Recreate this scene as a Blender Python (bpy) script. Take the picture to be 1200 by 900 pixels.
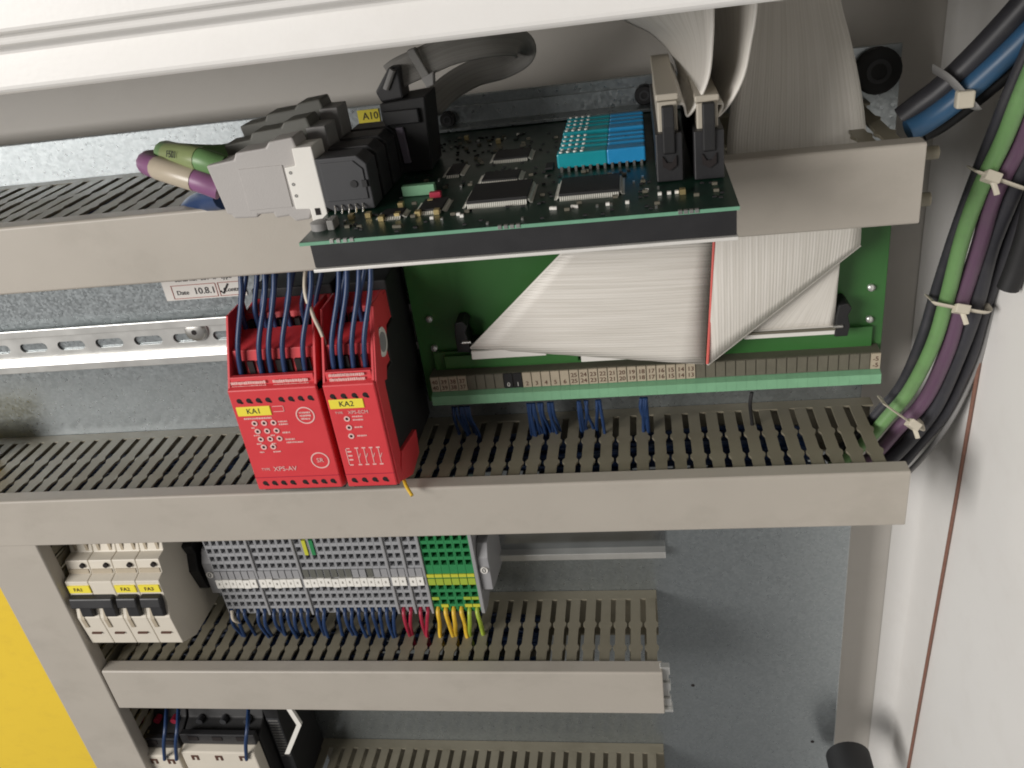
import bpy, bmesh, math, random
from mathutils import Vector, Matrix
random.seed(7)
scene = bpy.context.scene
for o in list(bpy.data.objects): bpy.data.objects.remove(o)

# ------------------------------------------------------------------ camera
ROT = ((0.98505618, 0.05229112, 0.16410352), (0.11812835, 0.48826042, -0.8646661), (-0.12533961, 0.87112996, 0.47478688))
FPX = 1008.0
CAM = Vector((0, -0.54, 0))
cam = bpy.data.cameras.new('camera'); cam_o = bpy.data.objects.new('camera', cam)
scene.collection.objects.link(cam_o)
cam.sensor_width = 36; cam.lens = FPX / 1200 * 36; cam.clip_start = 0.02; cam.clip_end = 50
m = Matrix([list(ROT[i]) + [CAM[i]] for i in range(3)] + [[0, 0, 0, 1]])
cam_o.matrix_world = m
scene.camera = cam_o

# ------------------------------------------------------------------ light
world = bpy.data.worlds.new('World'); scene.world = world; world.use_nodes = True
bg = world.node_tree.nodes['Background']
bg.inputs[0].default_value = (1.0, 0.97, 0.94, 1); bg.inputs[1].default_value = 0.155

def area_light(name, loc, target, size, power, col):
    l = bpy.data.lights.new(name, 'AREA'); l.shape = 'RECTANGLE'; l.size = size[0]; l.size_y = size[1]
    l.energy = power; l.color = col
    o = bpy.data.objects.new(name, l); scene.collection.objects.link(o)
    o.location = loc
    o.rotation_euler = (Vector(target) - Vector(loc)).to_track_quat('-Z', 'Y').to_euler()
    return o
area_light('room_light', (-1.75, -1.85, 0.32), (0.0, 0, -0.3), (1.4, 0.9), 70.0, (1.0, 0.965, 0.925))
scene.view_settings.view_transform = 'Standard'; scene.view_settings.look = 'None'
scene.view_settings.exposure = -0.15; scene.view_settings.gamma = 1.0
scene.view_settings.use_curve_mapping = False
scene.render.engine = 'CYCLES'
scene.cycles.filter_width = 1.9

# ------------------------------------------------------------------ helpers
def ray(u, v):
    c = (u - 600.0, -(v - 450.0), -FPX)
    return Vector([sum(ROT[i][k] * c[k] for k in range(3)) for i in range(3)])
def at(u, v, y=0.0):
    r = ray(u, v); return CAM + r * ((y - CAM.y) / r.y)
def atz(u, v, z):
    r = ray(u, v); return CAM + r * ((z - CAM.z) / r.z)

class MB:
    def __init__(s): s.v = []; s.f = []
    def box(s, x0, x1, y0, y1, z0, z1):
        if x0 > x1: x0, x1 = x1, x0
        if y0 > y1: y0, y1 = y1, y0
        if z0 > z1: z0, z1 = z1, z0
        n = len(s.v)
        s.v += [(x0,y0,z0),(x1,y0,z0),(x1,y1,z0),(x0,y1,z0),(x0,y0,z1),(x1,y0,z1),(x1,y1,z1),(x0,y1,z1)]
        s.f += [[n+i for i in q] for q in ((0,3,2,1),(4,5,6,7),(0,1,5,4),(1,2,6,5),(2,3,7,6),(3,0,4,7))]
        return s
    def prism(s, poly, axis, a, b):
        n = len(s.v); k = len(poly)
        def P(p, t):
            if axis == 'x': return (t, p[0], p[1])
            if axis == 'y': return (p[0], t, p[1])
            return (p[0], p[1], t)
        s.v += [P(p, a) for p in poly] + [P(p, b) for p in poly]
        s.f.append([n+i for i in range(k)]); s.f.append([n+k+i for i in reversed(range(k))])
        for i in range(k):
            j = (i+1) % k; s.f.append([n+i, n+k+i, n+k+j, n+j])
        return s
    def tube(s, pts, r, seg=10, cap=True, flat=1.0):
        pts = [Vector(p) for p in pts]
        up = Vector((0.13, 0.9, 0.31)); base = len(s.v); prev = None
        for i, p in enumerate(pts):
            t = (pts[min(i+1, len(pts)-1)] - pts[max(i-1, 0)])
            t.normalize()
            if prev is None:
                a = t.cross(up)
                if a.length < 1e-3: a = t.cross(Vector((1, 0, 0)))
                a.normalize()
            else:
                a = (prev - t * prev.dot(t)).normalized()
            prev = a; b = t.cross(a)
            rr = r[i] if isinstance(r, (list, tuple)) else r
            for k in range(seg):
                th = 2*math.pi*k/seg
                s.v.append(tuple(p + a*math.cos(th)*rr + b*math.sin(th)*rr*flat))
        for i in range(len(pts)-1):
            for k in range(seg):
                q = (k+1) % seg
                s.f.append([base+i*seg+k, base+i*seg+q, base+(i+1)*seg+q, base+(i+1)*seg+k])
        if cap:
            s.f.append([base+k for k in reversed(range(seg))])
            s.f.append([base+(len(pts)-1)*seg+k for k in range(seg)])
        return s
    def cyl(s, c, axis, r, h, seg=20):
        c = Vector(c); d = {'x': Vector((1,0,0)), 'y': Vector((0,1,0)), 'z': Vector((0,0,1))}[axis]
        return s.tube([c - d*h/2, c + d*h/2], r, seg)
    def ring(s, c, r0, r1, t, seg=28):           # a flat ring facing -Y
        n = len(s.v); x, y, z = c
        for yy in (y, y - t):
            for r in (r0, r1):
                for k in range(seg):
                    th = 2*math.pi*k/seg; s.v.append((x + r*math.cos(th), yy, z + r*math.sin(th)))
        for k in range(seg):
            q = (k+1) % seg
            a, b, c2, d = n, n+seg, n+2*seg, n+3*seg
            s.f += [[c2+k, c2+q, d+q, d+k], [a+k, b+k, b+q, a+q], [b+k, d+k, d+q, b+q], [a+k, a+q, c2+q, c2+k]]
        return s
    def holed(s, x0, x1, z0, z1, y, t, hx, hz, hr, hw=0.0, seg=16):   # plate with one stadium hole
        n = len(s.v); cx, cz = hx, hz
        hole = []
        for k in range(seg):
            th = 2*math.pi*(k+0.5)/seg
            hole.append((cx + hr*math.cos(th) + (hw if math.cos(th) > 0 else -hw), cz + hr*math.sin(th)))
        outer = []
        for (px, pz) in hole:
            dx, dz = px-cx, pz-cz
            sc = 1e9
            if dx > 1e-9: sc = min(sc, (x1-cx)/dx)
            if dx < -1e-9: sc = min(sc, (x0-cx)/dx)
            if dz > 1e-9: sc = min(sc, (z1-cz)/dz)
            if dz < -1e-9: sc = min(sc, (z0-cz)/dz)
            outer.append([cx+dx*sc, cz+dz*sc])
        for (qx, qz) in ((x0,z0),(x1,z0),(x1,z1),(x0,z1)):
            i = min(range(seg), key=lambda j: (outer[j][0]-qx)**2 + (outer[j][1]-qz)**2); outer[i] = [qx, qz]
        for yy in (y, y+t):
            s.v += [(p[0], yy, p[1]) for p in hole] + [(p[0], yy, p[1]) for p in outer]
        for k in range(seg):
            q = (k+1) % seg
            s.f += [[n+k, n+seg+k, n+seg+q, n+q], [n+2*seg+k, n+2*seg+q, n+3*seg+q, n+3*seg+k],
                    [n+k, n+q, n+2*seg+q, n+2*seg+k], [n+seg+k, n+3*seg+k, n+3*seg+q, n+seg+q]]
        return s

def wloc(o):
    l = Vector((0, 0, 0))
    while o is not None: l = l + o.location; o = o.parent
    return l
def link(name, me, parent=None, loc=None):
    o = bpy.data.objects.new(name, me); scene.collection.objects.link(o)
    if parent is not None: o.parent = parent
    if loc is not None: o.location = loc
    return o
def mesh_of(name, mb, mat, shift=Vector((0,0,0)), smooth=None):
    me = bpy.data.meshes.new(name)
    me.from_pydata([tuple(Vector(v) - shift) for v in mb.v], [], mb.f)
    bm = bmesh.new(); bm.from_mesh(me); bmesh.ops.recalc_face_normals(bm, faces=bm.faces); bm.to_mesh(me); bm.free()
    me.materials.append(MAT[mat])
    if smooth is not None:
        for p in me.polygons: p.use_smooth = True
        me.set_sharp_from_angle(angle=math.radians(smooth))
    me.update(); return me
def obj(name, mb, mat, parent=None, bev=0.0, smooth=None, origin=None, label=None):
    """link a mesh given in world coordinates as ONE object; a part's vertices are kept relative to its parent"""
    sh = wloc(parent) if parent is not None else (Vector(origin) if origin is not None else Vector((0,0,0)))
    o = link(name, mesh_of(name, mb, mat, sh, smooth), parent)
    if parent is None: o.location = sh
    if bev:
        b = o.modifiers.new('bevel', 'BEVEL'); b.width = bev; b.segments = 2; b.limit_method = 'ANGLE'; b.angle_limit = math.radians(40)
    if label: o['label'] = label
    return o
def tag(o, label=None, cat=None, group=None, kind=None):
    if label: o['label'] = label
    if cat: o['category'] = cat
    if group: o['group'] = group
    if kind: o['kind'] = kind
    return o
def thing(name, label, cat, loc, group=None):
    o = link(name, None, None, Vector(loc)); o.empty_display_size = 0.01
    return tag(o, label, cat, group)
def smoothpath(pts, n=8):
    pts = [Vector(p) for p in pts]; P = [pts[0]*2 - pts[1]] + pts + [pts[-1]*2 - pts[-2]]
    out = []
    for i in range(1, len(P)-2):
        a, b, c, d = P[i-1], P[i], P[i+1], P[i+2]
        for k in range(n):
            t = k/n
            out.append(0.5*((2*b) + (c-a)*t + (2*a-5*b+4*c-d)*t*t + (3*b-a-3*c+d)*t*t*t))
    out.append(pts[-1]); return out
def text(name, s, size, mat, parent, loc, normal='-y', tilt=0.0, sx=1.0, align='CENTER', label=None):
    cu = bpy.data.curves.new('t', 'FONT'); cu.body = s; cu.size = size; cu.align_x = align; cu.align_y = 'CENTER'
    cu.extrude = 0.00008; cu.resolution_u = 3
    t = bpy.data.objects.new('t', cu); scene.collection.objects.link(t)
    bpy.context.view_layer.update()
    me = bpy.data.meshes.new_from_object(t.evaluated_get(bpy.context.evaluated_depsgraph_get()))
    bpy.data.objects.remove(t); bpy.data.curves.remove(cu)
    R = {'-y': Matrix.Rotation(math.pi/2, 4, 'X'), 'x': Matrix.Rotation(math.pi/2, 4, 'Z') @ Matrix.Rotation(math.pi/2, 4, 'X'),
         'z': Matrix.Identity(4)}[normal]
    me.transform(R @ Matrix.Rotation(tilt, 4, 'Z') @ Matrix.Diagonal((sx, 1, 1, 1)))
    me.materials.clear(); me.materials.append(MAT[mat])
    o = link(name, me, parent, Vector(loc) - (wloc(parent) if parent is not None else Vector((0,0,0))))
    if label: o['label'] = label
    return o

# ------------------------------------------------------------------ materials
MAT = {}
def mat(name, col, rough=0.5, metal=0.0, var=0.06, scale=40.0, bump=0.0, bscale=200.0, spec=0.5, stain=None, coat=0.0):
    mt = bpy.data.materials.new(name); mt.use_nodes = True; nt = mt.node_tree; N = nt.nodes; L = nt.links
    b = N['Principled BSDF']; b.inputs['Roughness'].default_value = rough; b.inputs['Metallic'].default_value = metal
    b.inputs['Specular IOR Level'].default_value = spec; b.inputs['Coat Weight'].default_value = coat
    tc = N.new('ShaderNodeTexCoord'); src = tc.outputs['Object']
    geo = N.new('ShaderNodeNewGeometry')
    nz = N.new('ShaderNodeTexNoise'); nz.inputs['Scale'].default_value = scale; nz.inputs['Detail'].default_value = 5
    L.new(geo.outputs['Position'], nz.inputs['Vector'])
    mx = N.new('ShaderNodeMix'); mx.data_type = 'RGBA'
    mx.inputs[6].default_value = tuple(c*(1-var) for c in col) + (1,); mx.inputs[7].default_value = tuple(min(1, c*(1+var)) for c in col) + (1,)
    L.new(nz.outputs['Fac'], mx.inputs[0]); out = mx.outputs[2]
    if stain:
        n2 = N.new('ShaderNodeTexNoise'); n2.inputs['Scale'].default_value = stain[1]; n2.inputs['Detail'].default_value = 6; n2.inputs['Roughness'].default_value = 0.65
        mp = N.new('ShaderNodeMapping'); mp.inputs['Scale'].default_value = (0.8, 1, 1.2); L.new(geo.outputs['Position'], mp.inputs['Vector']); L.new(mp.outputs[0], n2.inputs['Vector'])
        rp = N.new('ShaderNodeValToRGB'); rp.color_ramp.elements[0].position = 0.5; rp.color_ramp.elements[1].position = 0.68
        rp.color_ramp.elements[1].color = (stain[2],)*3 + (1,)
        L.new(n2.outputs['Fac'], rp.inputs[0])
        m2 = N.new('ShaderNodeMix'); m2.data_type = 'RGBA'; m2.inputs[7].default_value = stain[0] + (1,)
        L.new(rp.outputs[0], m2.inputs[0]); L.new(out, m2.inputs[6]); out = m2.outputs[2]
    L.new(out, b.inputs['Base Color'])
    mr = N.new('ShaderNodeMapRange'); mr.inputs[3].default_value = max(0.02, rough-0.08); mr.inputs[4].default_value = min(1, rough+0.1)
    L.new(nz.outputs['Fac'], mr.inputs[0]); L.new(mr.outputs[0], b.inputs['Roughness'])
    if bump:
        n3 = N.new('ShaderNodeTexNoise'); n3.inputs['Scale'].default_value = bscale; n3.inputs['Detail'].default_value = 3
        L.new(geo.outputs['Position'], n3.inputs['Vector'])
        bp = N.new('ShaderNodeBump'); bp.inputs['Strength'].default_value = bump; bp.inputs['Distance'].default_value = 0.0005
        L.new(n3.outputs['Fac'], bp.inputs['Height']); L.new(bp.outputs[0], b.inputs['Normal'])
    MAT[name] = mt; return mt
mat('duct_pvc_shaded', (0.235, 0.213, 0.158), 0.45, var=0.12, scale=25, bump=0.15, bscale=900, stain=((0.165, 0.145, 0.10), 30, 0.55))  # duct plastic, darkened against the covers for the shade on the duct tops
mat('cover_pvc', (0.44, 0.405, 0.355), 0.42, var=0.05, scale=25, bump=0.1, bscale=900, stain=((0.36, 0.33, 0.285), 24, 0.45))
mat('cabinet_paint', (0.62, 0.59, 0.545), 0.38, var=0.03, scale=8, bump=0.1, bscale=500, stain=((0.54, 0.51, 0.46), 20, 0.3))
mat('frame_paint', (0.87, 0.855, 0.83), 0.4, var=0.03, scale=10, bump=0.08, bscale=500, stain=((0.80, 0.775, 0.74), 30, 0.3))
mat('yellow_paint', (0.82, 0.58, 0.05), 0.42, var=0.04, scale=9, bump=0.1, bscale=500, stain=((0.70, 0.48, 0.05), 60, 0.3))
mat('steel', (0.70, 0.70, 0.68), 0.34, 0.7, var=0.08, scale=60)
mat('shaded_steel', (0.42, 0.44, 0.45), 0.22, 1.0, var=0.08, scale=60)  # rail steel with the shade on the lower rail's web put into its colour
mat('bright_tin', (0.80, 0.79, 0.76), 0.3, 1.0, var=0.06, scale=200)
mat('aluminium', (0.85, 0.83, 0.79), 0.4, 0.25, var=0.05, scale=100)
mat('red_plastic', (0.66, 0.05, 0.06), 0.42, var=0.06, scale=60, bump=0.1, bscale=1500)
mat('dark_hole', (0.012, 0.008, 0.008), 0.8)
mat('black_plastic', (0.022, 0.022, 0.024), 0.45, var=0.15, scale=80, bump=0.1, bscale=1500)
mat('soft_black', (0.012, 0.012, 0.013), 0.6, var=0.2, scale=60)
mat('grey_black', (0.045, 0.046, 0.05), 0.5, var=0.1, scale=60)
mat('yellow_label', (0.85, 0.72, 0.06), 0.5, var=0.03)
mat('ink', (0.02, 0.02, 0.025), 0.6)
mat('red_ink', (0.38, 0.12, 0.1), 0.6)
mat('brown_ink', (0.10, 0.045, 0.03), 0.6)
mat('white_print', (0.80, 0.50, 0.47), 0.55)
mat('white_plastic', (0.82, 0.80, 0.75), 0.4, var=0.04)
mat('label_paper', (0.74, 0.72, 0.68), 0.6, var=0.04)
mat('breaker_cream', (0.68, 0.63, 0.54), 0.42, var=0.05, scale=60, bump=0.1, bscale=1500)
mat('terminal_grey', (0.33, 0.335, 0.35), 0.45, var=0.06, scale=60)
mat('end_grey', (0.30, 0.30, 0.31), 0.45, var=0.06, scale=60)
mat('terminal_green', (0.03, 0.23, 0.08), 0.4, var=0.1, scale=60)
mat('terminal_yellow', (0.55, 0.55, 0.05), 0.4, var=0.1, scale=60)
mat('pcb_green', (0.006, 0.030, 0.018), 0.35, var=0.25, scale=90, spec=0.5)
mat('pcb_edge', (0.16, 0.36, 0.24), 0.5, var=0.15, scale=200)
mat('board_green', (0.042, 0.155, 0.038), 0.4, var=0.15, scale=30, stain=((0.05, 0.10, 0.025), 25, 0.4))
mat('strip_green', (0.20, 0.42, 0.25), 0.45, var=0.12, scale=120)
mat('tag_beige', (0.42, 0.36, 0.27), 0.6, var=0.1, scale=150)
mat('tag_brown', (0.13, 0.12, 0.09), 0.6, var=0.2, scale=150)
mat('hood_grey', (0.42, 0.40, 0.385), 0.45, var=0.03, scale=60, bump=0.15, bscale=1200)
mat('hood_dark', (0.12, 0.12, 0.105), 0.5, var=0.08, scale=60)
mat('lilac_grey', (0.16, 0.14, 0.18), 0.4, var=0.1)
mat('teal', (0.01, 0.28, 0.33), 0.3, var=0.12, scale=150)
mat('array_blue', (0.02, 0.25, 0.52), 0.3, var=0.1, scale=150)
mat('solder', (0.74, 0.73, 0.66), 0.35, 0.35, var=0.06)
mat('gold', (0.78, 0.62, 0.30), 0.3, 0.8)
mat('wire_blue', (0.016, 0.042, 0.12), 0.4, var=0.15, scale=50)
mat('wire_red', (0.36, 0.02, 0.05), 0.4, var=0.1)
mat('wire_yellow', (0.72, 0.46, 0.04), 0.4, var=0.1)
mat('wire_lime', (0.34, 0.45, 0.05), 0.4, var=0.1)
mat('wire_white', (0.62, 0.55, 0.45), 0.45)
mat('cable_green', (0.15, 0.29, 0.11), 0.42, var=0.12, scale=40, stain=((0.10, 0.095, 0.085), 60, 0.2))
mat('cable_purple', (0.12, 0.065, 0.11), 0.42, var=0.12, scale=40, stain=((0.10, 0.095, 0.085), 60, 0.2))
mat('cable_violet', (0.26, 0.11, 0.23), 0.42, var=0.1, scale=40)
mat('cable_blue', (0.035, 0.11, 0.22), 0.4, var=0.12, scale=40, stain=((0.10, 0.095, 0.085), 60, 0.2))
mat('cable_dark', (0.035, 0.035, 0.042), 0.45, var=0.15, scale=40, stain=((0.10, 0.095, 0.085), 60, 0.2))
mat('cable_grey', (0.26, 0.255, 0.25), 0.45, var=0.08, scale=40)
mat('tie_nylon', (0.60, 0.55, 0.45), 0.35, var=0.08)
mat('sleeve_olive', (0.24, 0.29, 0.13), 0.3, var=0.1, scale=100)
mat('sleeve_pale', (0.46, 0.40, 0.31), 0.3, var=0.1, scale=100)
mat('flat_grey', (0.22, 0.215, 0.205), 0.5, var=0.06)
mat('idc_beige', (0.46, 0.42, 0.35), 0.5, var=0.05)
mat('ribbon_plain', (0.70, 0.67, 0.62), 0.45, var=0.05, scale=200)
mat('ribbon_red', (0.70, 0.14, 0.12), 0.5)
mat('rust_brown', (0.21, 0.105, 0.075), 0.6, var=0.25, scale=300, bump=0.3)

def zinc():
    mt = bpy.data.materials.new('zinc'); mt.use_nodes = True; nt = mt.node_tree; N = nt.nodes; L = nt.links
    b = N['Principled BSDF']; b.inputs['Metallic'].default_value = 0.86
    geo = N.new('ShaderNodeNewGeometry')
    nz = N.new('ShaderNodeTexNoise'); nz.inputs['Scale'].default_value = 150; nz.inputs['Detail'].default_value = 4
    L.new(geo.outputs['Position'], nz.inputs['Vector'])
    vo = N.new('ShaderNodeTexVoronoi'); vo.inputs['Scale'].default_value = 620
    ad = N.new('ShaderNodeMix'); ad.data_type = 'VECTOR'; ad.inputs[0].default_value = 0.002
    L.new(geo.outputs['Position'], ad.inputs[4]); L.new(nz.outputs['Color'], ad.inputs[5]); L.new(ad.outputs[1], vo.inputs['Vector'])
    sep = N.new('ShaderNodeSeparateColor'); L.new(vo.outputs['Color'], sep.inputs[0])
    rp = N.new('ShaderNodeValToRGB'); rp.color_ramp.elements[0].color = (0.37, 0.405, 0.42, 1); rp.color_ramp.elements[1].color = (0.44, 0.475, 0.49, 1)
    L.new(sep.outputs[0], rp.inputs[0]); L.new(rp.outputs[0], b.inputs['Base Color'])
    mr = N.new('ShaderNodeMapRange'); mr.inputs[3].default_value = 0.27; mr.inputs[4].default_value = 0.40
    L.new(sep.outputs[1], mr.inputs[0]); L.new(mr.outputs[0], b.inputs['Roughness'])
    bp = N.new('ShaderNodeBump'); bp.inputs['Strength'].default_value = 0.06; bp.inputs['Distance'].default_value = 0.0002
    L.new(sep.outputs[2], bp.inputs['Height']); L.new(bp.outputs[0], b.inputs['Normal'])
    MAT['zinc'] = mt
zinc()
def ribbon_mat(name, col, dark, n, depth=0.5):
    mt = bpy.data.materials.new(name); mt.use_nodes = True; nt = mt.node_tree; N = nt.nodes; L = nt.links
    b = N['Principled BSDF']; b.inputs['Roughness'].default_value = 0.45
    uv = N.new('ShaderNodeUVMap'); sp = N.new('ShaderNodeSeparateXYZ'); L.new(uv.outputs[0], sp.inputs[0])
    mu = N.new('ShaderNodeMath'); mu.operation = 'MULTIPLY'; mu.inputs[1].default_value = n * 2 * math.pi; L.new(sp.outputs[0], mu.inputs[0])
    sn = N.new('ShaderNodeMath'); sn.operation = 'SINE'; L.new(mu.outputs[0], sn.inputs[0])
    cx = N.new('ShaderNodeCombineXYZ'); m3 = N.new('ShaderNodeMath'); m3.operation = 'MULTIPLY'; m3.inputs[1].default_value = n*1.1; L.new(sp.outputs[0], m3.inputs[0])
    m4 = N.new('ShaderNodeMath'); m4.operation = 'MULTIPLY'; m4.inputs[1].default_value = 1.5; L.new(sp.outputs[1], m4.inputs[0])
    L.new(m3.outputs[0], cx.inputs[0]); L.new(m4.outputs[0], cx.inputs[1])
    nz = N.new('ShaderNodeTexNoise'); nz.inputs['Scale'].default_value = 1.0; nz.inputs['Detail'].default_value = 2; L.new(cx.outputs[0], nz.inputs['Vector'])
    rp = N.new('ShaderNodeValToRGB'); rp.color_ramp.elements[0].position = 0.3; rp.color_ramp.elements[1].position = 0.62
    rp.color_ramp.elements[0].color = dark + (1,); rp.color_ramp.elements[1].color = col + (1,)
    L.new(nz.outputs['Fac'], rp.inputs[0]); L.new(rp.outputs[0], b.inputs['Base Color'])
    bp = N.new('ShaderNodeBump'); bp.inputs['Strength'].default_value = depth; bp.inputs['Distance'].default_value = 0.0004
    L.new(sn.outputs[0], bp.inputs['Height']); L.new(bp.outputs[0], b.inputs['Normal'])
    MAT[name] = mt
ribbon_mat('ribbon', (0.74, 0.71, 0.66), (0.63, 0.60, 0.545), 48, 0.20)
ribbon_mat('flat_cable', (0.36, 0.35, 0.33), (0.28, 0.27, 0.255), 20)

def sheet(name, rows, mt, parent=None, thick=0.0009, label=None, uvf=None):
    """a thin flexible sheet: rows of points, u runs along a row (across the conductors), v from row to row"""
    nr, nc = len(rows), len(rows[0]); sh = wloc(parent) if parent is not None else Vector(rows[-1][0])
    me = bpy.data.meshes.new(name)
    me.from_pydata([tuple(Vector(p) - sh) for r in rows for p in r], [],
                   [[i*nc+k, i*nc+k+1, (i+1)*nc+k+1, (i+1)*nc+k] for i in range(nr-1) for k in range(nc-1)])
    uv = me.uv_layers.new(name='UVMap')
    for p in me.polygons:
        p.use_smooth = True
        for li in p.loop_indices:
            vi = me.loops[li].vertex_index; uv.data[li].uv = uvf(me.vertices[vi].co + sh) if uvf else ((vi % nc)/(nc-1), (vi//nc)/(nr-1))
    me.materials.append(MAT[mt])
    o = link(name, me, parent, None if parent is not None else sh)
    s = o.modifiers.new('thick', 'SOLIDIFY'); s.thickness = thick; s.offset = 0
    if label: o['label'] = label
    return o
def rail_rows(left, right, nc=14, n=8):
    L_, R_ = smoothpath(left, n), smoothpath(right, n)
    return [[a.lerp(b, k/(nc-1)) for k in range(nc)] for a, b in zip(L_, R_)]

ORD = ['first', 'second', 'third', 'fourth', 'fifth', 'sixth', 'seventh', 'eighth', 'ninth', 'tenth', 'eleventh', 'twelfth', 'thirteenth', 'fourteenth', 'fifteenth', 'sixteenth', 'seventeenth', 'eighteenth', 'nineteenth', 'twentieth']
ORD += ['twenty-' + w for w in ORD[:9]] + ['thirtieth'] + ['thirty-' + w for w in ORD[:9]]
# ------------------------------------------------------------------ the cabinet
PLATE_R, PLATE_T = 0.1403, -0.0925
o = obj('mounting_plate', MB().box(-0.80, PLATE_R, 0, 0.003, -1.0, PLATE_T), 'zinc', bev=0.0008)
tag(o, 'galvanised steel mounting plate behind all the ducts and rails', 'panel', kind='structure')
tabp = MB().box(0.112, 0.1475, -0.0006, 0.0034, -0.16, -0.0905)
obj('plate_corner', tabp, 'zinc', o)
o = obj('back_wall', MB().box(-0.9, 0.21, 0.05, 0.054, -1.1, 0.35), 'cabinet_paint')
tag(o, 'beige painted back wall of the cabinet', 'wall', kind='structure')
cw = MB()
prof = [(0.185, 0.0495)] + [(0.185 + 0.016*math.sin(a), 0.0335 + 0.016*math.cos(a)) for a in [i*math.pi/16 for i in range(1, 9)]] + [(0.201, -0.36), (0.206, -0.36), (0.206, 0.0495)]
cw.prism(prof, 'z', -1.1, 0.35)
o = obj('side_wall', cw, 'frame_paint', smooth=40)
tag(o, 'pale painted right side wall of the cabinet', 'wall', kind='structure')
# top frame: folded flange with a groove
tf = MB()
tf.prism([(-0.252, -0.0310), (-0.250, -0.0325), (-0.215, -0.0325), (-0.215, 0.06), (-0.262, 0.06), (-0.262, -0.0125),
          (-0.2585, -0.0140), (-0.2585, -0.0165), (-0.252, -0.0185)], 'x', -0.9, 0.30)
o = obj('top_frame', tf, 'frame_paint', bev=0.0012)
tag(o, 'pale folded top frame of the cabinet opening', 'frame', kind='structure')
o = obj('light_block_roof', MB().box(-0.9, 0.30, -0.2145, 0.049, 0.0605, 0.064), 'cabinet_paint')  # unseen roof, added to keep light from above off the upper parts
tag(o, 'unseen roof panel added behind the top frame to block light from above', 'panel', kind='structure')
yp = MB().box(-0.95, -0.512, -0.034, -0.030, -1.0, -0.30)
o = obj('yellow_panel', yp, 'yellow_paint', bev=0.001)
tag(o, 'yellow painted side panel at lower left beside the upright duct', 'panel')
sealp = [Vector((0.1995, -0.052, 0.05)), Vector((0.1995, -0.0383, -0.224)), Vector((0.1995, -0.0298, -0.415)), Vector((0.1995, -0.0147, -0.69)), Vector((0.1995, -0.005, -0.9))]
o = obj('seal_strip', MB().tube(smoothpath(sealp), 0.0013, 8), 'rust_brown', smooth=60, origin=sealp[-1])
tag(o, 'thin brown seal strip running down the right cabinet wall', 'seal')

for (u, v) in ((952, 869), (812, 803)):
    q = at(u, v, 0)
    obj('drill_hole', MB().tube([(q.x, 0.0012, q.z), (q.x, -0.0003, q.z)], 0.0016, 12), 'dark_hole', bpy.data.objects['mounting_plate'])

# ------------------------------------------------------------------ wire ducts
PITCH = 0.01205
def duct(name, label, x0, length, zc, h, d, skip=(), rot=0.0, fingers=True, cover_ext=0.002, phase=0.0):
    """built along local X from the root; root sits on the plate at the duct's centre line"""
    root = thing(name, label, 'wire duct', (x0, -0.0002, zc), 'slotted wire ducts')
    R0 = wloc(root)
    W = lambda mb: MB_shift(mb, R0)
    t = 0.0016
    def part(nm, mb, bev=0.0, mt='duct_pvc_shaded'): return obj(nm, W(mb), mt, root, bev)
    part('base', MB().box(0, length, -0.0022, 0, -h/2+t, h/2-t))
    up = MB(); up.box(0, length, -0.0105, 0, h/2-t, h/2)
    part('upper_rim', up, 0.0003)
    # lower wall: same comb, joined (not seen from the front)
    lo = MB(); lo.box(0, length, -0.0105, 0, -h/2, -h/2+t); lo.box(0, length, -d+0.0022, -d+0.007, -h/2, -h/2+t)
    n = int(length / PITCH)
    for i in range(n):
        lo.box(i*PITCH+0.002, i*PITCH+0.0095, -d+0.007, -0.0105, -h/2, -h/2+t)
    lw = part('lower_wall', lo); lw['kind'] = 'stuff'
    # fingers of the upper wall, one object each
    y0, y1 = -0.0105, -d+0.0025
    L = y1 - y0; w = 0.0038; nb = 0.00145
    side = [(w, y0)]
    for f in (0.36, 0.68):
        side += [(w, y0+L*(f-0.035)), (w+nb, y0+L*(f-0.005)), (w+nb, y0+L*(f+0.02)), (w, y0+L*(f+0.06))]
    side += [(w, y1)]
    poly = side + [(-a, b) for a, b in reversed(side)]
    fm = MB().prism(poly, 'z', h/2-t, h/2)
    me = mesh_of('finger', fm, 'duct_pvc_shaded')
    i = 0
    while True:
        x = 0.006 + phase + i*PITCH; i += 1
        if x > length - 0.004: break
        if any(a <= x <= b for a, b in skip): continue
        fo = link('finger', me, root, Vector((x + random.gauss(0, 0.00012), 0, random.gauss(0, 0.00012))))
        fo.rotation_euler = (random.gauss(0, 0.003), random.gauss(0, 0.008), random.gauss(0, 0.003))
    # cover: front face with returned edges
    c = MB()
    c.prism([(-d+0.0105, h/2+0.0004), (-d+0.0105, h/2+0.0018), (-d-0.0002, h/2+0.0018), (-d-0.0012, h/2+0.0008),
             (-d-0.0012, -h/2-0.0008), (-d-0.0002, -h/2-0.0018), (-d+0.0105, -h/2-0.0018), (-d+0.0105, -h/2-0.0004),
             (-d+0.0008, -h/2-0.0004), (-d+0.0008, h/2+0.0004)], 'x', -cover_ext if rot else 0, length + cover_ext)
    cv = part('cover', c, 0.0005, 'cover_pvc')
    if rot: root.rotation_euler = (0, rot, 0)
    return root
def MB_shift(mb, s):
    mb.v = [tuple(Vector(v) + s) for v in mb.v]; return mb

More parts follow.
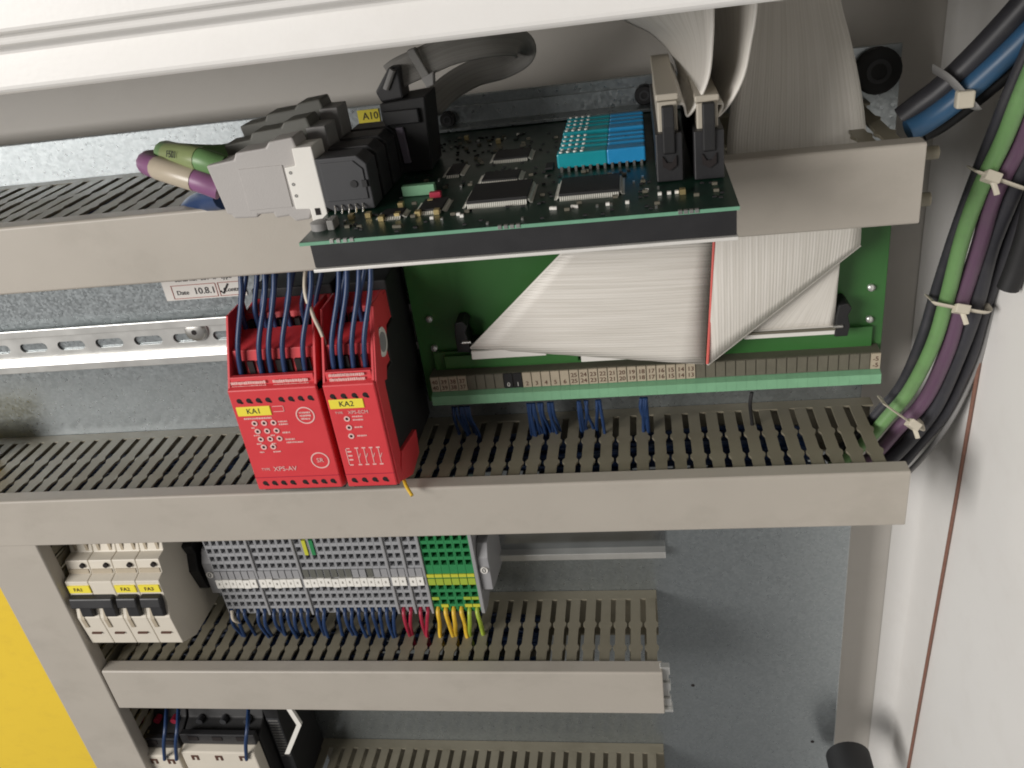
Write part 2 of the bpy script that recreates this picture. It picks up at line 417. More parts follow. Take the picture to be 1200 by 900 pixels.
dA = duct('wire_duct', 'topmost beige slotted wire duct, crossing behind the circuit board', -0.80, 0.930, -0.1375, 0.0365, 0.1105, skip=((0.842, 0.9035),))
dB = duct('wire_duct', 'longest beige slotted wire duct, directly below the red relays', -0.80, 0.946, -0.3400, 0.0370, 0.0915)
dC = duct('wire_duct', 'beige slotted wire duct below the cream breakers and grey terminals', -0.4555, 0.4475, -0.5150, 0.0400, 0.0880, phase=0.003)
dD = duct('wire_duct', 'lowest beige slotted wire duct, cut off by the bottom edge', -0.34, 0.330, -0.7020, 0.0400, 0.0880)
dE = duct('wire_duct', 'upright beige slotted wire duct next to the yellow panel', -0.4820, 0.60, -0.3600, 0.0460, 0.0885, rot=math.pi/2)
for o_, lab in ((dA, None),):
    pass
pg = MB(); pg.cyl((0.1365, -0.098, -0.1265), 'x', 0.0034, 0.0105, 14); pg2 = MB().cyl((0.1355, -0.098, -0.1498), 'x', 0.0036, 0.0095, 14)
obj('end_peg', pg, 'duct_pvc_shaded', dA, 0.0006, 40); obj('end_peg', pg2, 'duct_pvc_shaded', dA, 0.0006, 40)
br = MB().box(-0.0076, 0.0004, -0.0885, -0.0800, -0.5356, -0.5332)
for k in range(5): br.box(-0.0076, -0.0006 - 0.0012*(k % 2), -0.0850 + 0.002*(k % 2), -0.0800, -0.5330+0.0082*k, -0.5330+0.0082*k+0.0078)
obj('end_bracket', br, 'steel', dC, 0.0004)

def bundle(label, x0, x1, zc, d, h, n):
    m_ = MB()
    for k in range(n):
        y, z = random.uniform(-d+0.012, -0.008), zc + random.uniform(-h/2+0.005, h/2-0.008)
        pts = []; x = x0
        while x < x1:
            pts.append((x, min(-0.006, max(-d+0.008, y + random.uniform(-.006, .006))), min(zc+h/2-0.005, z + random.uniform(-.003, .003)))); x += 0.05
        m_.tube(smoothpath(pts, 3), 0.0022, 6)
    o = obj('wire_bundle', m_, 'wire_blue', smooth=60, origin=(x0, -d/2, zc)); tag(o, label, 'wires', kind='stuff')
bundle('dark wires lying inside the topmost duct', -0.70, 0.02, -0.1375, 0.1105, 0.0365, 26)
bundle('dark wires lying inside the longest duct below the relays', -0.70, 0.13, -0.3400, 0.0915, 0.0370, 30)
bundle('dark wires lying inside the duct below the terminals', -0.45, -0.09, -0.5150, 0.0880, 0.0400, 26)
# ------------------------------------------------------------------ DIN rails
def din_rail(label, x0, x1, zc, slots, pitch=0.0318, mt='steel'):
    root = thing('din_rail', label, 'rail', (x0, -0.0004, zc), 'steel mounting rails')
    a = wloc(root)
    t = 0.0011; w = 0.0175; f = 0.0050; dp = 0.0078
    m_ = MB()
    for s in (1, -1):
        m_.prism([(-dp, s*(w)), (-dp, s*(w-f)), (-0.0002, s*(w-f)), (-0.0002, s*(w-f-t)), (-dp-t*0+0.0, s*(w-f-t)) if False else (-t, s*(w-f-t)), (-t, s*(w-f-2*t)) if False else (-t-0.0002, s*(w-f-t)),
                  (-dp-t, s*(w-f-t)), (-dp-t, s*(w))], 'x', x0, x1)
    obj('flange', MB_shift(m_, Vector((0, -0.0004, zc))), 'steel', root, 0.0004)
    web = MB(); x = x0; hw = w-f-t
    while x < x1 - 1e-6:
        xe = min(x1, x+pitch)
        if slots and xe - x > 0.012: web.holed(x, xe, zc-hw, zc+hw, -0.0018, 0.0011, (x+xe)/2, zc, 0.0036, 0.0078)
        else: web.box(x, xe, -0.0018, -0.0007, zc-hw, zc+hw)
        x = xe
    obj('web', web, mt, root)
    return root
rail1 = din_rail('slotted steel rail behind the two red relays', -0.80, -0.10, -0.2420, True)
rail2 = din_rail('steel rail carrying the breakers and terminal blocks', -0.45, 0.0010, -0.4370, False, mt='shaded_steel')
rail3 = din_rail('steel rail behind the contactors at the bottom', -0.45, -0.36, -0.6250, False)
p = at(229, 388, -0.004)
sc = MB(); sc.tube([(p.x, -0.0020, p.z), (p.x, -0.0034, p.z)], 0.0088, 24); sc.tube([(p.x, -0.0034, p.z), (p.x, -0.0056, p.z), (p.x, -0.0064, p.z)], [0.0080, 0.0072, 0.0050], 24)
so = obj('screw', sc, 'bright_tin', rail1, smooth=35, label='round steel screw head on the rail')
obj('socket', MB().tube([(p.x, -0.0060, p.z), (p.x, -0.0066, p.z)], 0.0022, 6), 'dark_hole', so)

def plate_screw(label, u, v, y, r, washer=False):
    q = at(u, v, y)
    root = thing('socket_screw', label, 'screw', (q.x, 0, q.z), 'black screws in the mounting plate')
    b = MB().tube([(q.x, 0.0, q.z), (q.x, y+0.001, q.z), (q.x, y, q.z)], [r, r, r*0.85], 24)
    obj('head', b, 'soft_black', root, smooth=40)
    obj('recess', MB().ring((q.x, y-0.0002, q.z), r*0.34, r*0.52, 0.0003), 'grey_black', root)
    return root
plate_screw('large black round screw in the plate corner beside the broad ribbon cable', 1030, 84, -0.006, 0.0130)
plate_screw('small black screw in the plate to the right of the tall black plug', 524, 141, -0.006, 0.0050)
plate_screw('small black screw in the plate beside the first ribbon plug', 755, 112, -0.006, 0.0058)

# stickers on the plate
def sticker(label, u0, v0, u1, v1, mt, y=-0.0009):
    a, b = at(u0, v0, y), at(u1, v1, y)
    o = obj('sticker', MB().box(a.x, b.x, y, -0.0001, b.z, a.z), mt, origin=(a.x, y, b.z)); tag(o, label, 'sticker'); return o
st = sticker('yellow A10 sticker on the plate left of the tall black plug', 418, 130, 446, 144, 'yellow_label')
q = at(434, 136, -0.001); text('print', 'A10', 0.0062, 'ink', st, (q.x, -0.0011, q.z))
s2 = sticker('white inspection sticker with red boxes on the plate above the rail', 183, 315, 290, 346, 'label_paper')
a, b = at(190, 321, -0.001), at(284, 343, -0.001)
fr = MB(); zt, zb = -0.2015, -0.2115; xl, xm, xr = a.x+0.003, a.x+0.037, b.x
for (x0_, x1_, z0_, z1_) in ((xl, xm, zt, zt+0.0004), (xl, xm, zb, zb+0.0004), (xl, xl+0.0004, zb, zt), (xm, xm+0.0004, zb, zt), (xm+0.002, xr, zt, zt+0.0004), (xm+0.002, xr, zb, zb+0.0004), (xm+0.002, xm+0.0024, zb, zt), (xr, xr+0.0004, zb, zt), (xl, xr, zt+0.008, zt+0.0084)):
    fr.box(x0_, x1_, -0.00125, -0.0009, z0_, z1_)
obj('printed_boxes', fr, 'red_ink', s2)
text('print', 'Date', 0.0048, 'ink', s2, (xl+0.008, -0.0012, (zt+zb)/2-0.0005)); text('handwriting', '10.8.1', 0.0070, 'ink', s2, (xl+0.025, -0.0012, (zt+zb)/2))
text('print', 'Control', 0.0048, 'ink', s2, (xm+0.013, -0.0012, (zt+zb)/2-0.0005))
tk = MB().tube([(xr-0.016, -0.0012, zb+0.004), (xr-0.014, -0.0012, zb+0.002), (xr-0.009, -0.0012, zt-0.001)], 0.0006, 5); obj('tick', tk, 'ink', s2)
text('print', 'Serial no.  261  II   type', 0.0046, 'ink', s2, ((xl+xr)/2, -0.0012, zt+0.0045))

# ------------------------------------------------------------------ safety relays
def relay(label, x0, x1, nm, poles, body_side_label=None):
    root = thing('safety_relay', label, 'relay', (x0, -0.012, -0.303), 'red safety relays on the rail')
    F = -0.112; ZT, ZB = -0.2295, -0.3030; g = 0.0006
    a, b = x0+g, x1-g
    obj('housing', MB().prism([(-0.0100, -0.190), (-0.049, -0.190), (-0.0495, -0.216), (-0.0695, -0.217), (-0.070, -0.237), (-0.092, -0.238), (-0.092, -0.300), (-0.080, -0.312), (-0.0100, -0.312)], 'x', a+0.0012, b-0.0012), 'soft_black', root, 0.001)
    face = MB().prism([(F, ZT), (F, ZB), (F+0.006, ZB-0.0025), (-0.0925, ZB-0.0025), (-0.0925, ZT-0.002), (F+0.004, ZT+0.0015)], 'x', a, b)
    obj('front_panel', face, 'red_plastic', root, 0.0008)
    for s, (c0, c1) in enumerate(((a, a+0.0016), (b-0.0016, b))):
        fin = MB().prism([(F+0.002, ZT+0.0005), (-0.087, -0.191), (-0.062, -0.191), (-0.062, -0.205), (-0.088, -0.24), (F+0.002, ZT-0.004)], 'x', c0, c1)
        obj('side_fin', fin, 'red_plastic', root, 0.0003)
    # stepped terminal block on top
    t1 = MB().prism([(F+0.0035, ZT-0.003), (F+0.0045, ZT+0.0065), (F+0.008, ZT+0.0065), (-0.098, ZT-0.004)], 'x', a+0.0018, b-0.0018)
    obj('print_ledge', t1, 'red_plastic', root, 0.0004)
    t2 = MB().prism([(-0.0995, -0.236), (-0.0965, -0.2105), (-0.074, -0.2060), (-0.070, -0.236)], 'x', a+0.0018, b-0.0018)
    tb = obj('terminal_step', t2, 'red_plastic', root, 0.0004)
    t3 = MB().prism([(-0.071, -0.215), (-0.068, -0.1985), (-0.050, -0.196), (-0.050, -0.215)], 'x', a+0.0018, b-0.0018)
    obj('terminal_step', t3, 'red_plastic', root, 0.0004)
    # contact windows
    per = (b - a - 0.008) / (len(poles))
    for k in range(len(poles)):
        cx = a + 0.004 + per*(k+0.5)
        obj('clamp_slot', MB().box(cx-0.0019, cx+0.0019, -0.0993, -0.0960, -0.226, -0.217), 'dark_hole', root)
        obj('clamp_slot', MB().box(cx-0.0019, cx+0.0019, -0.0725, -0.0685, -0.2085, -0.202), 'dark_hole', root)
    # screw holes on the face
    for zz in (ZT-0.0075, ZB+0.0050):
        for cx in poles:
            X = x0 + cx
            h = MB().tube([(X, F-0.0001, zz), (X, F+0.0006, zz)], 0.00175, 14); h.box(X+0.0006, X+0.0022, F-0.0001, F+0.0006, zz-0.0021, zz-0.0006)
            obj('screw_hole', h, 'dark_hole', root)
    lower = MB().box(a+0.001, b-0.001, -0.106, -0.090, ZB-0.0045, ZB-0.002)
    obj('lower_terminals', lower, 'soft_black', root)
    gr = MB().box(a, b, F-0.0002, F+0.001, ZB+0.0092, ZB+0.0096); obj('seam', gr, 'wire_red', root)
    return root
KA1 = (-0.2565, -0.1985); KA2 = (-0.1958, -0.1625)
po1 = [0.0065+0.0062*k for k in range(4)] + [0.0335+0.0062*k for k in range(4)]
po2 = [0.0055+0.0068*k for k in range(4)]
r1 = relay('wider red safety relay with yellow KA1 label', KA1[0], KA1[1], 'KA1', po1)
r2 = relay('narrower red safety relay with yellow KA2 label and black side', KA2[0], KA2[1], 'KA2', po2)
F = -0.1122
def lab(root, x0, x1, z0, z1, s):
    l = obj('name_label', MB().box(x0, x1, F-0.0004, F+0.0005, z0, z1), 'yellow_label', root, 0.0003, label='yellow label reading '+s)
    text('print', s, 0.0052, 'ink', l, ((x0+x1)/2, F-0.0005, (z0+z1)/2)); return l
lab(r1, -0.2535, -0.2315, -0.2475, -0.2410, 'KA1'); lab(r2, -0.1935, -0.1720, -0.2455, -0.2392, 'KA2')
def strokes(root, rows, mt='white_print', y=F-0.0001):
    """small rows of print: each (x, z, width, height)"""
    m_ = MB()
    for (x, z, w, h) in rows:
        xx = x
        while xx < x + w:
            ww = random.uniform(0.0005, 0.0011)
            m_.box(xx, min(xx+ww, x+w), y, y+0.0003, z-h*random.uniform(0.35, 0.5), z+h*random.uniform(0.35, 0.5)); xx += ww + random.uniform(0.0002, 0.0004)
    return obj('fine_print', m_, mt, root)
# KA1 print
rings = [(r_, c_) for r_ in range(4) for c_ in range(3) if not (r_ == 3 and c_ == 2)]
X1 = KA1[0]
for r_, c_ in rings:
    cx = X1 + 0.0120 + 0.0062*c_ + 0.0004*r_; cz = -0.2530 - 0.0058*r_
    ro = obj('indicator', MB().ring((cx, F+0.0001, cz), 0.0010, 0.0019, 0.0004, 20), 'white_print', r1)
    obj('lens', MB().tube([(cx, F+0.0003, cz), (cx, F-0.0002, cz)], 0.00095, 12), 'dark_hole', ro)
strokes(r1, [(X1+0.0275, -0.2525, 0.006, 0.0011), (X1+0.0275, -0.2545, 0.006, 0.0010), (X1+0.0282, -0.2605, 0.005, 0.0012), (X1+0.0290, -0.2655, 0.006, 0.0012), (X1+0.0290, -0.2678, 0.011, 0.0011),
             (X1+0.0090, -0.2562, 0.002, 0.0010), (X1+0.0090, -0.2618, 0.004, 0.001), (X1+0.0092, -0.2680, 0.003, 0.001), (X1+0.0095, -0.2742, 0.003, 0.001), (X1+0.0185, -0.2742, 0.005, 0.001), (X1+0.020, -0.2622, 0.003, 0.001), (X1+0.0190, -0.2682, 0.003, 0.001),
             (X1+0.0060, -0.2495, 0.018, 0.0012)])
bx_ = MB(); 
for q_ in ((X1+0.0265, X1+0.0335, -0.2418, -0.2415), (X1+0.0265, X1+0.0335, -0.2455, -0.2452), (X1+0.0332, X1+0.0335, -0.2455, -0.2415)): bx_.box(q_[0], q_[1], F-0.0001, F+0.0003, q_[2], q_[3])
obj('print_box', bx_, 'white_print', r1)
obj('round_mark', MB().ring((X1+0.0460, F+0.0001, -0.2490), 0.0052, 0.0060, 0.0002, 32), 'white_print', r1)
strokes(r1, [(X1+0.0425, -0.2470, 0.007, 0.0013), (X1+0.0425, -0.2492, 0.007, 0.0013), (X1+0.0428, -0.2514, 0.006, 0.0013)])
obj('round_mark', MB().ring((X1+0.0475, F+0.0001, -0.2820), 0.0052, 0.0060, 0.0002, 32), 'white_print', r1)
text('print', 'SR', 0.0044, 'white_print', r1, (X1+0.0475, F-0.0001, -0.2820))
text('print', 'TYPE', 0.0026, 'white_print', r1, (X1+0.0100, F-0.0001, -0.2873)); text('print', 'XPS-AV', 0.0048, 'white_print', r1, (X1+0.0230, F-0.0001, -0.2873))
zl = -0.2245
for (xa, w) in ((X1+0.0030, 0.0225), (X1+0.0300, 0.0225)):
    strokes(r1, [(xa, -0.2262, w, 0.0022), (xa, -0.2290, w, 0.0022)], y=F+0.0030)
# KA2 print
X2 = KA2[0]
strokes(r2, [(X2+0.0050, -0.2245, 0.022, 0.0022), (X2+0.0050, -0.2275, 0.022, 0.0022)], y=F+0.0030)
text('print', 'TYPE', 0.0022, 'white_print', r2, (X2+0.0070, F-0.0001, -0.2485)); text('print', 'XPS-ECM', 0.0032, 'white_print', r2, (X2+0.0190, F-0.0001, -0.2485))
for k in range(3):
    cx, cz = X2+0.0110, -0.2528-0.0062*k
    ro = obj('indicator', MB().ring((cx, F+0.0001, cz), 0.0010, 0.0019, 0.0004, 20), 'white_print', r2)
    obj('lens', MB().tube([(cx, F+0.0003, cz), (cx, F-0.0002, cz)], 0.00095, 12), 'dark_hole', ro)
strokes(r2, [(X2+0.0145, -0.2515, 0.0065, 0.0010), (X2+0.0145, -0.2538, 0.0065, 0.0010), (X2+0.0145, -0.2590, 0.005, 0.0011), (X2+0.0148, -0.2652, 0.006, 0.0011)])
dg = MB()
for k in range(4):
    cx = X2+0.0120+0.0046*k
    dg.box(cx, cx+0.0004, F-0.0001, F+0.0003, -0.2855, -0.2745); dg.box(cx-0.0010, cx+0.0014, F-0.0001, F+0.0003, -0.2745, -0.2737); dg.box(cx-0.001, cx+0.0014, F-0.0001, F+0.0003, -0.2868, -0.2860)
    dg.prism([(cx+0.0004, -0.281), (cx+0.0019, -0.278), (cx+0.0021, -0.2783), (cx+0.0007, -0.2813)], 'y', F-0.0001, F+0.0003)
dg.box(X2+0.0050, X2+0.0078, F-0.0001, F+0.0003, -0.2745, -0.2740); dg.box(X2+0.0050, X2+0.0078, F-0.0001, F+0.0003, -0.2868, -0.2860); dg.box(X2+0.0050, X2+0.0054, F-0.0001, F+0.0003, -0.2868, -0.2740)
for zz in (-0.277, -0.280, -0.283): dg.box(X2+0.0058, X2+0.0085, F-0.0001, F+0.0003, zz, zz+0.0009)
obj('contact_diagram', dg, 'white_print', r2)
# KA2 right side: red side plate, round seal, red flap
xs = KA2[1]
obj('side_plate', MB().prism([(F+0.002, ZZ) for ZZ in (-0.2305, -0.3035)] + [(-0.1025, -0.3035), (-0.0990, -0.262), (-0.0950, -0.232), (-0.0830, -0.1935), (-0.0870, -0.1912)], 'x', xs-0.0008, xs+0.0006), 'red_plastic', r2, 0.0003)
sr = MB(); n0 = 28
sr.tube([(xs-0.0012, -0.0838, -0.2165), (xs+0.0003, -0.0838, -0.2165)], 0.0092, 28)
sl = obj('round_seal', sr, 'label_paper', r2, label='pale round seal on the black side')
obj('seal_print', MB().tube([(xs+0.0002, -0.0838, -0.2165), (xs+0.0006, -0.0838, -0.2165)], 0.0062, 28), 'end_grey', sl)
fl = MB().prism([(-0.106, -0.3045), (-0.0820, -0.3160), (-0.0600, -0.3130), (-0.0570, -0.2960), (-0.092, -0.2900)], 'x', xs-0.004, xs+0.0008)
obj('lower_flap', fl, 'red_plastic', r2, 0.0005)

# ------------------------------------------------------------------ wires
def wire(label, pts, r, mt, group=None, name='wire', cat='wire', seg=8, n=6):
    pts = [Vector(p) for p in pts]
    o = obj(name, MB().tube(smoothpath(pts, n), r, seg), mt, smooth=60, origin=pts[-1])
    return tag(o, label, cat, group)
def relay_wires(xs_, ups, tier, label, group, row):
    for i_, (x, u) in enumerate(sorted(zip(xs_, ups))):
        g = (u - x)*0.15
        if tier == 0: pts = [(x+0.0135+g, -0.078-0.006*random.random(), -0.150), (x+0.0110+g, -0.090, -0.176), (x+0.0030, -0.0995, -0.2060), (x, -0.1010, -0.2290)]
        else: pts = [(x+0.0110+g, -0.060-0.006*random.random(), -0.150), (x+0.0080+g, -0.0690, -0.172), (x+0.0010, -0.0735, -0.1920), (x, -0.0735, -0.2065)]
        wire(label + ', ' + ORD[i_] + ' from the left in the ' + row + ' row', pts, 0.00165, 'wire_blue', group)
lb = 'dark blue wire in relay KA1'
relay_wires([KA1[0]+0.0065, KA1[0]+0.0200, KA1[0]+0.0262, KA1[0]+0.0350, KA1[0]+0.0480], [-0.2560, -0.2320, -0.2300, -0.2150, -0.1990], 0, lb, 'blue wires on the KA1 relay', 'front')
relay_wires([KA1[0]+0.0040, KA1[0]+0.0130, KA1[0]+0.0180, KA1[0]+0.0240, KA1[0]+0.0340, KA1[0]+0.0440, KA1[0]+0.0530], [-0.2520, -0.2540, -0.2420, -0.2360, -0.2180, -0.2080, -0.2030], 1, lb, 'blue wires on the KA1 relay', 'rear')
lb = 'dark blue wire in relay KA2'
relay_wires([KA2[0]+0.0055, KA2[0]+0.0105, KA2[0]+0.0180, KA2[0]+0.0255], [-0.1880, -0.1840, -0.1780, -0.1720], 0, lb, 'blue wires on the KA2 relay', 'front')
relay_wires([KA2[0]+0.0080, KA2[0]+0.0200], [-0.1860, -0.1760], 1, lb, 'blue wires on the KA2 relay', 'rear')
wire('single cream wire running down between the KA1 and KA2 relays', [(-0.2000, -0.060, -0.150), (-0.2005, -0.088, -0.175), (-0.1975, -0.094, -0.190), (-0.1945, -0.0945, -0.205), (-0.1940, -0.0955, -0.222)], 0.0012, 'wire_white')
wire('short yellow wire end sticking out under the KA2 relay', [(-0.168, -0.086, -0.311), (-0.1635, -0.096, -0.3145), (-0.1585, -0.1025, -0.3185)], 0.0012, 'wire_yellow')

# ------------------------------------------------------------------ green interface board
GX0, GX1, GZ0, GZ1 = -0.1600, 0.1447, -0.2960, -0.1700
ib = thing('interface_board', 'large green interface board behind the folded ribbon cable', 'circuit board', (GX0, -0.002, GZ0))
obj('board', MB().box(GX0, GX1, -0.0200, -0.0180, GZ0, GZ1), 'board_green', ib, 0.0003)
obj('carrier', MB().box(GX0+0.004, GX1-0.004, -0.0178, -0.0006, GZ0+0.004, GZ1-0.004), 'soft_black', ib)
for (u, v) in ((1021, 337), (1019, 374), (503, 374), (509, 408)):
    q = at(u, v, -0.021)
    b_ = MB().tube([(q.x, -0.0200, q.z), (q.x, -0.0222, q.z), (q.x, -0.0230, q.z)], [0.0024, 0.0022, 0.0010], 14)
    obj('screw', b_, 'steel', ib, smooth=50)
obj('raised_strip', MB().box(-0.1500, 0.1380, -0.0235, -0.0202, -0.2700, -0.2560), 'board_green', ib, 0.0005)
obj('raised_strip', MB().box(-0.1420, -0.0500, -0.0265, -0.0237, -0.2672, -0.2580), 'board_green', ib, 0.0005)
# header with latches and white socket
hd = obj('header', MB().box(-0.1250, 0.1150, -0.0300, -0.0202, -0.2540, -0.2460), 'black_plastic', ib)
def latch(u, v, flip):
    q = at(u, v, -0.03)
    l = MB().prism([(q.x-0.0045, q.z-0.010), (q.x+0.0035, q.z-0.010), (q.x+0.0045, q.z-0.003), (q.x+0.0030, q.z+0.004), (q.x+0.0050, q.z+0.009), (q.x+0.0020, q.z+0.0125), (q.x-0.0030, q.z+0.0115), (q.x-0.0042, q.z+0.004)], 'y', -0.0370, -0.0202)
    o = obj('latch', l, 'soft_black', ib, 0.0008)
    obj('pin', MB().tube([(q.x-0.006*flip, -0.0372, q.z-0.0025), (q.x, -0.0372, q.z-0.0025)], 0.0011, 10), 'bright_tin', o)
latch(543, 392, -1); latch(985, 372, 1)
# terminal strip along the lower edge
SX0, SX1 = at(507, 462, -0.034).x, at(1031, 437, -0.034).x
zt = -0.2815; zbm = -0.2905
sb = MB(); sb.prism([(-0.0202, zt+0.012), (-0.0330, zt+0.012), (-0.0330, zt), (-0.0375, zt-0.002), (-0.0375, zbm+0.0016), (-0.0202, zbm+0.0016)], 'x', SX0, SX1)
obj('terminal_body', sb, 'tag_brown', ib)
npl = 46; pw = (SX1 - SX0) / npl
gm = mesh_of('clamp', MB().prism([(-0.0332, zt+0.0002), (-0.0380, zt-0.0012), (-0.0385, zbm+0.0012), (-0.0325, zbm+0.0012)], 'x', 0.00003, pw-0.00003), 'strip_green')
tb_ = mesh_of('marker', MB().box(0.0003, pw-0.0003, -0.0342, -0.0328, zt+0.0008, zt+0.0118), 'tag_beige')
tn_ = mesh_of('marker', MB().box(0.0003, pw-0.0003, -0.0338, -0.0328, zt+0.0008, zt+0.0118), 'tag_brown')
tk_ = mesh_of('marker', MB().box(0.0003, pw-0.0003, -0.0342, -0.0328, zt+0.0008, zt+0.0118), 'soft_black')
root_l = wloc(ib)
for k in range(npl):
    x = SX0 + k*pw
    link('clamp', gm, ib, Vector((x, 0, 0)) - root_l)
    beige = k < 4 or 10 <= k <= 27 or k == npl-1
    me = tb_ if beige else (tk_ if k in (8, 9) else tn_)
    mk = link('marker', me, ib, Vector((x, 0, 0)) - root_l)
    if beige or k in (8, 9):
        s = str(40-k) if k > 14 or k < 5 else str(k-8)
        mt_ = 'brown_ink' if beige else 'label_paper'
        dx = Vector((x + pw/2, -0.0344, zt+0.0080 if k > 14 or k < 5 else zt+0.0035))
        text('print', s, 0.0044, mt_, mk, dx)
        if k > 14 or k < 5: text('print', s, 0.0044, mt_, mk, (x + pw/2, -0.0344, zt+0.0035))
wx = [(534, 3), (545, 3), (548, 1), (620, 4), (628, 3), (636, 2), (646, 3), (682, 3), (688, 2), (703, 2), (752, 4), (758, 2), (880, 1)]
ws_ = sorted([(at(u + random.uniform(-5, 5), 472, -0.036).x, u) for (u, n_) in wx for k in range(n_)])
for k, (x_, u) in enumerate(ws_):
    blk = u == 880
    wire('single black wire from the green terminal strip into the duct' if blk else ORD[k] + ' dark blue wire from the left below the green terminal strip',
         [(x_, -0.036, zbm-0.002), (x_+random.uniform(-.001, .001), -0.0355, zbm-0.012), (x_+random.uniform(-.003, .003), -0.024-0.009*random.random(), -0.3225), (x_, -0.030, -0.333)],
         0.0012, 'soft_black' if blk else 'wire_blue', None if blk else 'blue wires below the green terminal strip', seg=6, n=4)

# ------------------------------------------------------------------ folded ribbon over the green board
fo = thing('ribbon_cable', 'wide cream ribbon cable folded flat over the green board', 'ribbon cable', at(828, 428, -0.034))
def quad(name, A, B, C_, D, n1=10, n2=14, bulge=0.0, thick=0.0009, mt='ribbon', uvf=None):
    rows = []
    for i in range(n1):
        s = i/(n1-1); l, r = A.lerp(D, s), B.lerp(C_, s)
        rows.append([l.lerp(r, k/(n2-1)) + Vector((0, -bulge*math.sin(math.pi*s)*math.sin(math.pi*k/(n2-1)), 0)) for k in range(n2)])
    return sheet(name, rows, mt, fo, thick, None, uvf)
ya = -0.046
# down-run with vertical conductors, cut by the diagonal fold
quad('upper_run', at(841, 245, -0.060), at(1011, 228, -0.060), at(1008, 287, ya-0.002), at(829, 427, ya+0.003), bulge=0.003, uvf=lambda c: ((c.x - 0.03 + 0.02*(c.z + 0.2))/0.085, c.z*8))
# left run: conductors along the length, so rows follow its width
A, B, C_, D = at(836, 284, ya+0.0045), at(826, 427, ya+0.0055), at(552, 408, -0.036), at(664, 292, -0.040)
quad('left_run', A, B, C_, D, bulge=0.003, uvf=lambda c: ((c.z + 0.30 + 0.03*c.x)/0.085, c.x*8))
quad('rear_run', at(1000, 270, -0.041), at(985, 296, -0.040), at(977, 384, -0.0335), at(868, 392, -0.0335), bulge=0.001, thick=0.0008)
l1, l2 = at(837.5, 272, ya-0.0042), at(829, 426, ya+0.0010)
obj('red_edge', MB().tube(smoothpath([l1, l1.lerp(l2, .5) + Vector((0, -0.0012, 0)), l2]), 0.0009, 8), 'ribbon_red', fo)
rolls = [(at(1008, 287, ya-0.0005), at(829, 427, ya+0.0042)), (at(664, 292, -0.039), at(552, 408, -0.035))]
for a_, b_ in rolls:
    ro_ = obj('fold_roll', MB().tube([a_.lerp(b_, k/10) for k in range(11)], 0.0010, 10), 'ribbon_plain', fo, smooth=60)
obj('socket_bar', MB().box(at(552, 410, -.036).x, at(640, 412, -.036).x, -0.0372, -0.0302, -0.2560, -0.2500), 'label_paper', fo, 0.0004)
obj('socket_bar', MB().box(at(872, 392, -.036).x, at(979, 387, -.036).x, -0.0362, -0.0302, -0.2535, -0.2480), 'label_paper', fo, 0.0004)
obj('strain_bar', MB().box(at(872, 388, -.037).x, at(979, 380, -.037).x, -0.0380, -0.0364, -0.2498, -0.2482), 'tag_brown', fo)
obj('ribbon_tab', MB().box(at(681, 420, -.03).x, at(742, 424, -.03).x, -0.0300, -0.0288, -0.2660, -0.2560), 'label_paper', fo)

# ------------------------------------------------------------------ control board
PZ = -0.1120; PX0, PX1, PY0, PY1 = -0.1487, 0.0368, -0.1990, -0.0040
pc = thing('control_board', 'dark green circuit board on a black tray in front of the topmost duct', 'circuit board', (PX0, PY0, -0.127))
bd = obj('board', MB().box(PX0, PX1, PY0, PY1, PZ-0.0016, PZ), 'pcb_green', pc)
ed = MB(); ed.box(PX0, PX1, PY0-0.0004, PY0, PZ-0.0016, PZ-0.0001)
obj('cut_edge', ed, 'pcb_edge', bd)
tr = MB(); tr.box(PX0+0.004, PX1-0.001, PY0+0.001, PY0+0.060, -0.1245, PZ-0.0017); tr.box(PX0+0.004, PX1-0.001, PY0+0.060, PY1, -0.1162, PZ-0.0017)
obj('tray', tr, 'black_plastic', pc, 0.0004)
obj('tray_lip', MB().box(PX0+0.0035, PX1-0.0005, PY0-0.0005, PY0+0.0600, -0.1262, -0.1247), 'aluminium', pc, 0.0003)
obj('rear_ledge', MB().prism([(-0.0006, -0.1115), (-0.0006, -0.0985), (-0.0020, -0.0985), (-0.0025, -0.1085), (-0.012, -0.1095), (-0.012, -0.1115)], 'x', -0.1400, 0.0300), 'zinc', pc, 0.0003)
rootP = wloc(pc)
def chip(x0, x1, y0, y1, h=0.0022, pins=True, mt='soft_black'):
    c = obj('chip', MB().box(x0, x1, y0, y1, PZ+0.0004, PZ+h), mt, pc, 0.0002)
    if pins:
        m_ = MB()
        n = int((x1-x0-0.001)/0.0009)
        for k in range(n):
            xx = x0 + 0.0007 + k*(x1-x0-0.0014)/max(1, n-1)
            for yy, s in ((y0, -1), (y1, 1)):
                m_.prism([(yy, PZ+h*0.6), (yy+s*0.0006, PZ+h*0.6), (yy+s*0.0013, PZ+0.0003), (yy+s*0.0022, PZ+0.0003), (yy+s*0.0022, PZ+0.0001), (yy+s*0.0010, PZ+0.0001), (yy, PZ+h*0.45)], 'x', xx-0.00034, xx+0.00034)
        n = int((y1-y0-0.001)/0.0009)
        for k in range(n):
            yy = y0 + 0.0007 + k*(y1-y0-0.0014)/max(1, n-1)
            for xx, s in ((x0, -1), (x1, 1)):
                m_.prism([(xx, PZ+h*0.6), (xx+s*0.0006, PZ+h*0.6), (xx+s*0.0013, PZ+0.0003), (xx+s*0.0022, PZ+0.0003), (xx+s*0.0022, PZ+0.0001), (xx+s*0.0010, PZ+0.0001), (xx, PZ+h*0.45)], 'y', yy-0.00034, yy+0.00034)
        obj('pins', m_, 'solder', c)['kind'] = 'stuff'
    return c
chip(-0.0790, -0.0515, -0.1705, -0.1430, 0.0032)
chip(-0.0375, -0.0110, -0.1705, -0.1450, 0.0028)
